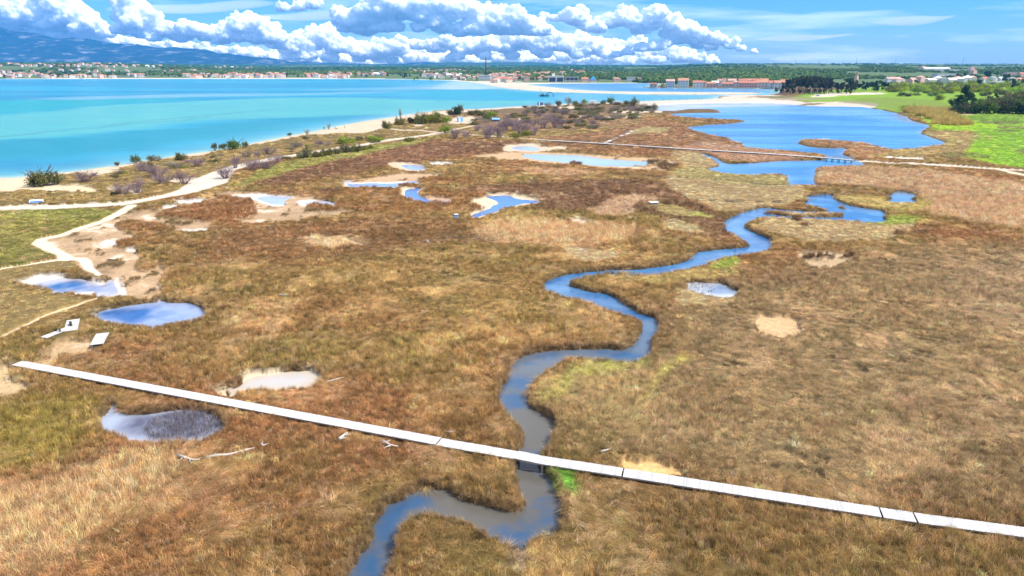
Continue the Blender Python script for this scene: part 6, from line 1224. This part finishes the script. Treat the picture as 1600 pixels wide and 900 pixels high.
H(1476, 121, (60,22,9,'flat',0,0,1), 'grey', 'grey', 'large blue grey hall left of the dark village copse', .1, cat='hall', name='hall')
H(1461, 111.5, (95,24,10,'gable',3,0,1), 'white', 'white', 'long bright white hall on the far ridge above the right hand village', .05, cat='hall', name='hall')
H(1496, 111, (90,18,6,'flat',0,0,1), 'white', 'grey', 'long thin pale hall on the far ridge, right of the bright white hall', .05, cat='hall', name='hall')
H(1517, 112.5, (14,12,13,'hip',5,0,1), 'white', 'red', 'far white tower house with red roof standing above the copse', .2)
H(1520, 116, (16,13,10,'hip',5,0,1), 'pink', 'red', 'pinkish red roofed house directly below the far tower house', .4)
H(1537, 129, (17,13,7,'gable',4,2,1), 'white', 'red', 'white house with big red roof right of the dark village copse', .3)
H(1549, 130, (16,13,9,'gable',4,3,2), 'white', 'grey', 'white gabled house with grey roof facing the lagoon', .5)
H(1556, 133, (22,12,6,'flat',0,3,1), 'white', 'white', 'white flat roofed house in front of the grey gabled one', .1)
H(1563, 129, (13,12,8,'gable',3,2,2), 'grey', 'white', 'small pale house left of a dark round tree in the right village', .2)
H(1578, 131, (14,12,9,'gable',3,2,2), 'white', 'grey', 'white house right of the dark round tree in the right village', .3)
H(1582, 121.5, (46,22,11,'flat',0,0,1), 'stone', 'pale', 'large reddish hall with pale roof behind the right edge houses', .0, cat='hall', name='hall')
H(1578, 119, (28,16,11,'flat',0,0,1), 'stone', 'grey', 'dark block rising behind the large reddish hall', .0, cat='hall', name='hall')
H(1597, 122, (26,14,10,'gable',4,2,2), 'pink', 'red', 'pink house with red roof cut by the right photo edge', .2)
H(1592, 130, (24,13,7,'hip',3.5,0,1), 'cream', 'orange', 'orange roofed house low at the right photo edge', .1)
town(1430, 1470, 106, 109.5, 5, ['pale','brown'], ['cream','pink'], 'tiny dim house on the far ridge left of the bright white hall', 'houses on the far right ridge')
# masts on the skyline
M_MAST = simple('mast_steel', (.30,.32,.36), .6)
def mast(px, py, h, label, Y=None):
    c = land_at(px, py); b = MB(); r = .016*h+.4
    for k in range(4):
        a = k*math.pi/2+.78; b.tube([(math.cos(a)*r, math.sin(a)*r, -2),(math.cos(a)*.35, math.sin(a)*.35, h)], [.28,.16], 5)
    for i in range(7):
        z0 = h*i/7; rr = r*(1-i/7)+.35
        for k in range(4):
            a0 = k*math.pi/2+.78; a1 = a0+math.pi/2; b.tube([(math.cos(a0)*rr, math.sin(a0)*rr, z0),(math.cos(a1)*rr*.9, math.sin(a1)*rr*.9, z0+h/7)], .12, 4)
    o = b.build('lattice_mast', M_MAST); o.location = c; tag(o, label, 'mast')
mast(1337, 106.5, 42, 'thin lattice mast on the skyline behind the church tower'); mast(1242, 104, 34, 'thin lattice mast on the skyline left of the pine grove'); mast(1279, 103.5, 28, 'faint lattice mast on the skyline above the pine grove'); mast(1398, 106, 34, 'faint lattice mast on the skyline right of the church tower'); mast(1503, 106, 44, 'tall lattice mast on the skyline above the long thin hall'); mast(1478, 106, 26, 'short lattice mast on the skyline above the bright white hall')

# ================================================================== CARS AND BOATS
def car(px, py, col, label, rz):
    c = at(px, py, .2); t = empty('parked_car', c, rz); tag(t, label, 'car')
    m = simple('car_paint', col, .3, .5, .03); b = MB()
    pr = [(-2.1,.35),(-2.15,.75),(-1.6,.92),(1.1,.95),(2.0,.78),(2.15,.4)]
    V = [(x,-.85,z) for x, z in pr]+[(x,.85,z) for x, z in pr]; n = 6
    b.add(V, [tuple(range(n)), tuple(range(2*n-1, n-1, -1))]+[(i, i+n, (i+1) % n+n, (i+1) % n) for i in range(n)]); b.build('body', m, t)
    b = MB(); b.box((-.3,0,1.18),(2.3,1.45,.52),0,0,.78); b.build('cabin_glass', M_GLASS, t); mtl_part('roof', t, m, ((-.3,0,1.465),(1.75,1.1,.05)))
    for x in (-1.35, 1.35):
        for y in (-.82, .82):
            b = MB(); b.tube([(x,y-.1,.32),(x,y+.1,.32)], .33, 12); b.build('wheel', M_DARK, t)
car(1265, 147.6, (.03,.04,.07), 'dark car parked against the trees at the left end of the sandy car park', .3); car(1278, 150.2, (.10,.42,.40), 'turquoise car parked alone on pale sand before the pine grove', -.1); car(1211, 143.2, (.12,.35,.45), 'pale blue car on the spit, leftmost of the cars by the spit trees', .5); car(1224, 144.6, (.75,.76,.78), 'white car on the spit between the small dark trees', .8); car(1231, 143, (.10,.28,.50), 'blue car behind the white one on the spit', .8); car(1243, 143.2, (.72,.76,.80), 'white car under the first pines of the grove', .2); car(1222, 146.2, (.04,.05,.06), 'black car in front of the white one on the spit', .9); car(1276, 146.4, (.10,.11,.12), 'dark grey car at the edge of the pine grove, right of the dark one', .1)
def boat(px, py, label, rz=0.0, s=1.0):
    c = at(px, py, .02); t = empty('moored_boat', c, rz); t.scale = (s, s, s); tag(t, label, 'boat'); b = MB()
    b.add([(-3,-.9,-.2),(1.8,-.9,-.2),(3.2,0,-.1),(1.8,.9,-.2),(-3,.9,-.2),(-3.1,-1.2,.8),(2,-1.2,.9),(3.9,0,1.1),(2,1.2,.9),(-3.1,1.2,.8)], [(0,4,3,2,1),(5,6,7,8,9),(0,1,6,5),(1,2,7,6),(2,3,8,7),(3,4,9,8),(4,0,5,9)]); b.build('hull', M_WHITEP, t); b = MB(); b.box((-.4,0,1.3),(2.0,1.6,.9),0,0,.8); b.build('cabin', M_GREY, t)
for px, py, lb in ((1053,138.6,'white boat moored at the quay before the grey island house'),(1116,138.9,'white boat moored at the quay before the pink island house'),(1140,139.1,'white boat moored at the quay before the long brown island house'),(1182,139.4,'white boat moored at the quay before the long island row house'),(1027,138.2,'white boat moored at the left tip of the island quay')): boat(px, py, lb, .1, 1.0)
for px, lb in ((18,'white boat moored far left by the distant shore houses'),(128,'white boat on the far left shore beside a big pink house'),(512,'white boat left in a pair below the dense far bay block'),(537,'larger white boat right in a pair below the dense far bay block'),(358,'white boat near the far shore row left of the big dark tree')): boat(px, 123.4, lb, .1, 1.7)
# ================================================================== PEOPLE
SKIN = simple('skin', (.45,.27,.19), .6)
def person_mesh(step, cols, seed):
    """one continuous body: skeleton grown by the skin modifier"""
    v = [(0,0,.95),(0,0,1.15),(0,0,1.38),(0,0,1.50),(0,.01,1.60),(0,.02,1.72), (.10,0,.90),(.12,step*.16,.50),(.12,step*.14-.04*abs(step),.06),(.12,step*.14+.14,.03), (-.10,0,.90),(-.12,-step*.14,.50),(-.12,-step*.26,.07),(-.12,-step*.26+.15,.03), (.19,0,1.40),(.25,-step*.08,1.13),(.25,-step*.02+.04,.88),(.24,-step*.02+.08,.78), (-.19,0,1.40),(-.25,step*.08,1.13),(-.25,step*.16,.90),(-.24,step*.2,.80)]
    e = [(0,1),(1,2),(2,3),(3,4),(4,5),(0,6),(6,7),(7,8),(8,9),(0,10),(10,11),(11,12),(12,13),(2,14),(14,15),(15,16),(16,17),(2,18),(18,19),(19,20),(20,21)]
    r = [.15,.13,.15,.06,.10,.085,.10,.065,.045,.045,.10,.065,.045,.045,.07,.048,.036,.042,.07,.048,.036,.042]
    me = bpy.data.meshes.new('body'); me.from_pydata(v, e, []); o = bpy.data.objects.new('body', me); COL.objects.link(o); sk = o.modifiers.new('skin', 'SKIN')
    for i, q in enumerate(me.skin_vertices[0].data): q.radius = (r[i], r[i]*.85); q.use_root = (i == 0)
    o.modifiers.new('sub', 'SUBSURF').levels = 1
    dg = bpy.context.evaluated_depsgraph_get(); out = bpy.data.meshes.new_from_object(o.evaluated_get(dg)); bpy.data.objects.remove(o)
    for m in (SKIN, simple('shirt', cols[0], .9), simple('trousers', cols[1], .9), simple('hair', cols[2], .8)): out.materials.append(m)
    for p in out.polygons:
        z = p.center.z; x = abs(p.center.x); y = p.center.y
        p.material_index = 3 if z > 1.66 or (z > 1.56 and y < -.02 and x < .12) else 0 if z > 1.47 else 1 if z > .93 and not (x > .2 and z < 1.1) else 2 if z < .93 and x < .2 and z > .09 else 0 if x > .2 else 3
        p.use_smooth = True
    out.name = 'person'; return out
def person(px, py, label, cols, rz, step=1.0, seed=0, group=None):
    o = link('person', person_mesh(step, cols, seed)); c = at(px, py, .13); o.location = c; o.location.z = max(ground_z(c.x, c.y), 0)+.0; o.rotation_euler.z = rz; return tag(o, label, 'person', group)
person(505.8, 202.6, 'person in dark clothes walking on the sea edge, leftmost of the beach walkers', ((.04,.04,.06),(.05,.06,.10),(.03,.02,.02)), 1.2)
person(507.4, 202.4, 'person in grey close beside the leftmost beach walker', ((.12,.12,.14),(.05,.05,.06),(.05,.03,.02)), 1.2)
person(538.8, 200.4, 'person in black standing alone on the beach nearest the round olive bush', ((.03,.03,.04),(.04,.04,.05),(.02,.02,.02)), 2.0, .4)
person(524.0, 202.0, 'person in dark jacket bending beside the dog between the other walkers', ((.08,.07,.08),(.05,.06,.09),(.03,.02,.02)), -1.0)
# a dog
b = MB(); b.tube([(-.38,0,.42),(-.15,0,.44),(.20,0,.45),(.36,0,.52),(.50,0,.66)], [.09,.13,.15,.11,.07], 8); b.tube([(.46,0,.66),(.56,0,.67),(.70,0,.62)], [.09,.075,.035], 8); b.tube([(-.38,0,.46),(-.52,0,.56),(-.62,0,.60)], [.035,.025,.012], 6)
for x, y in ((.24,.08),(.24,-.08)): b.tube([(x,y,.42),(x+.02,y,.22),(x,y,.0)], [.05,.032,.028], 6)
for x, y in ((-.30,.08),(-.30,-.08)): b.tube([(x,y,.42),(x+.06,y,.27),(x-.05,y,.15),(x-.02,y,0)], [.075,.05,.03,.028], 6)
for s in (-1, 1): b.add([(.44,s*.03,.72),(.50,s*.08,.72),(.45,s*.07,.82)], [(0,1,2),(2,1,0)])
c = at(526, 202.2, .13); o = b.build('dog', simple('dark_fur', (.04,.03,.03), .9), None, True); o.location = (c.x, c.y, max(0, ground_z(c.x, c.y))); o.rotation_euler.z = .4; tag(o, 'dark dog on the beach sand between the walkers', 'dog')
for i, (px, cc) in enumerate(((1005.5,(.3,.1,.1)),(1014.5,(.08,.1,.2)),(1019,(.2,.2,.22)),(1037,(.06,.06,.07)),(1044.5,(.1,.14,.3)),(1060,(.05,.05,.06)),(1073.5,(.05,.06,.1)),(1091,(.3,.25,.2)),(1096,(.06,.06,.08)))):
    person(px, 156.4-(px-1000)*.012, 'small distant person walking along the pale sandbar', (cc, (.05,.05,.08), (.03,.02,.02)), i*.9, 1.0, i, 'people walking along the sandbar')
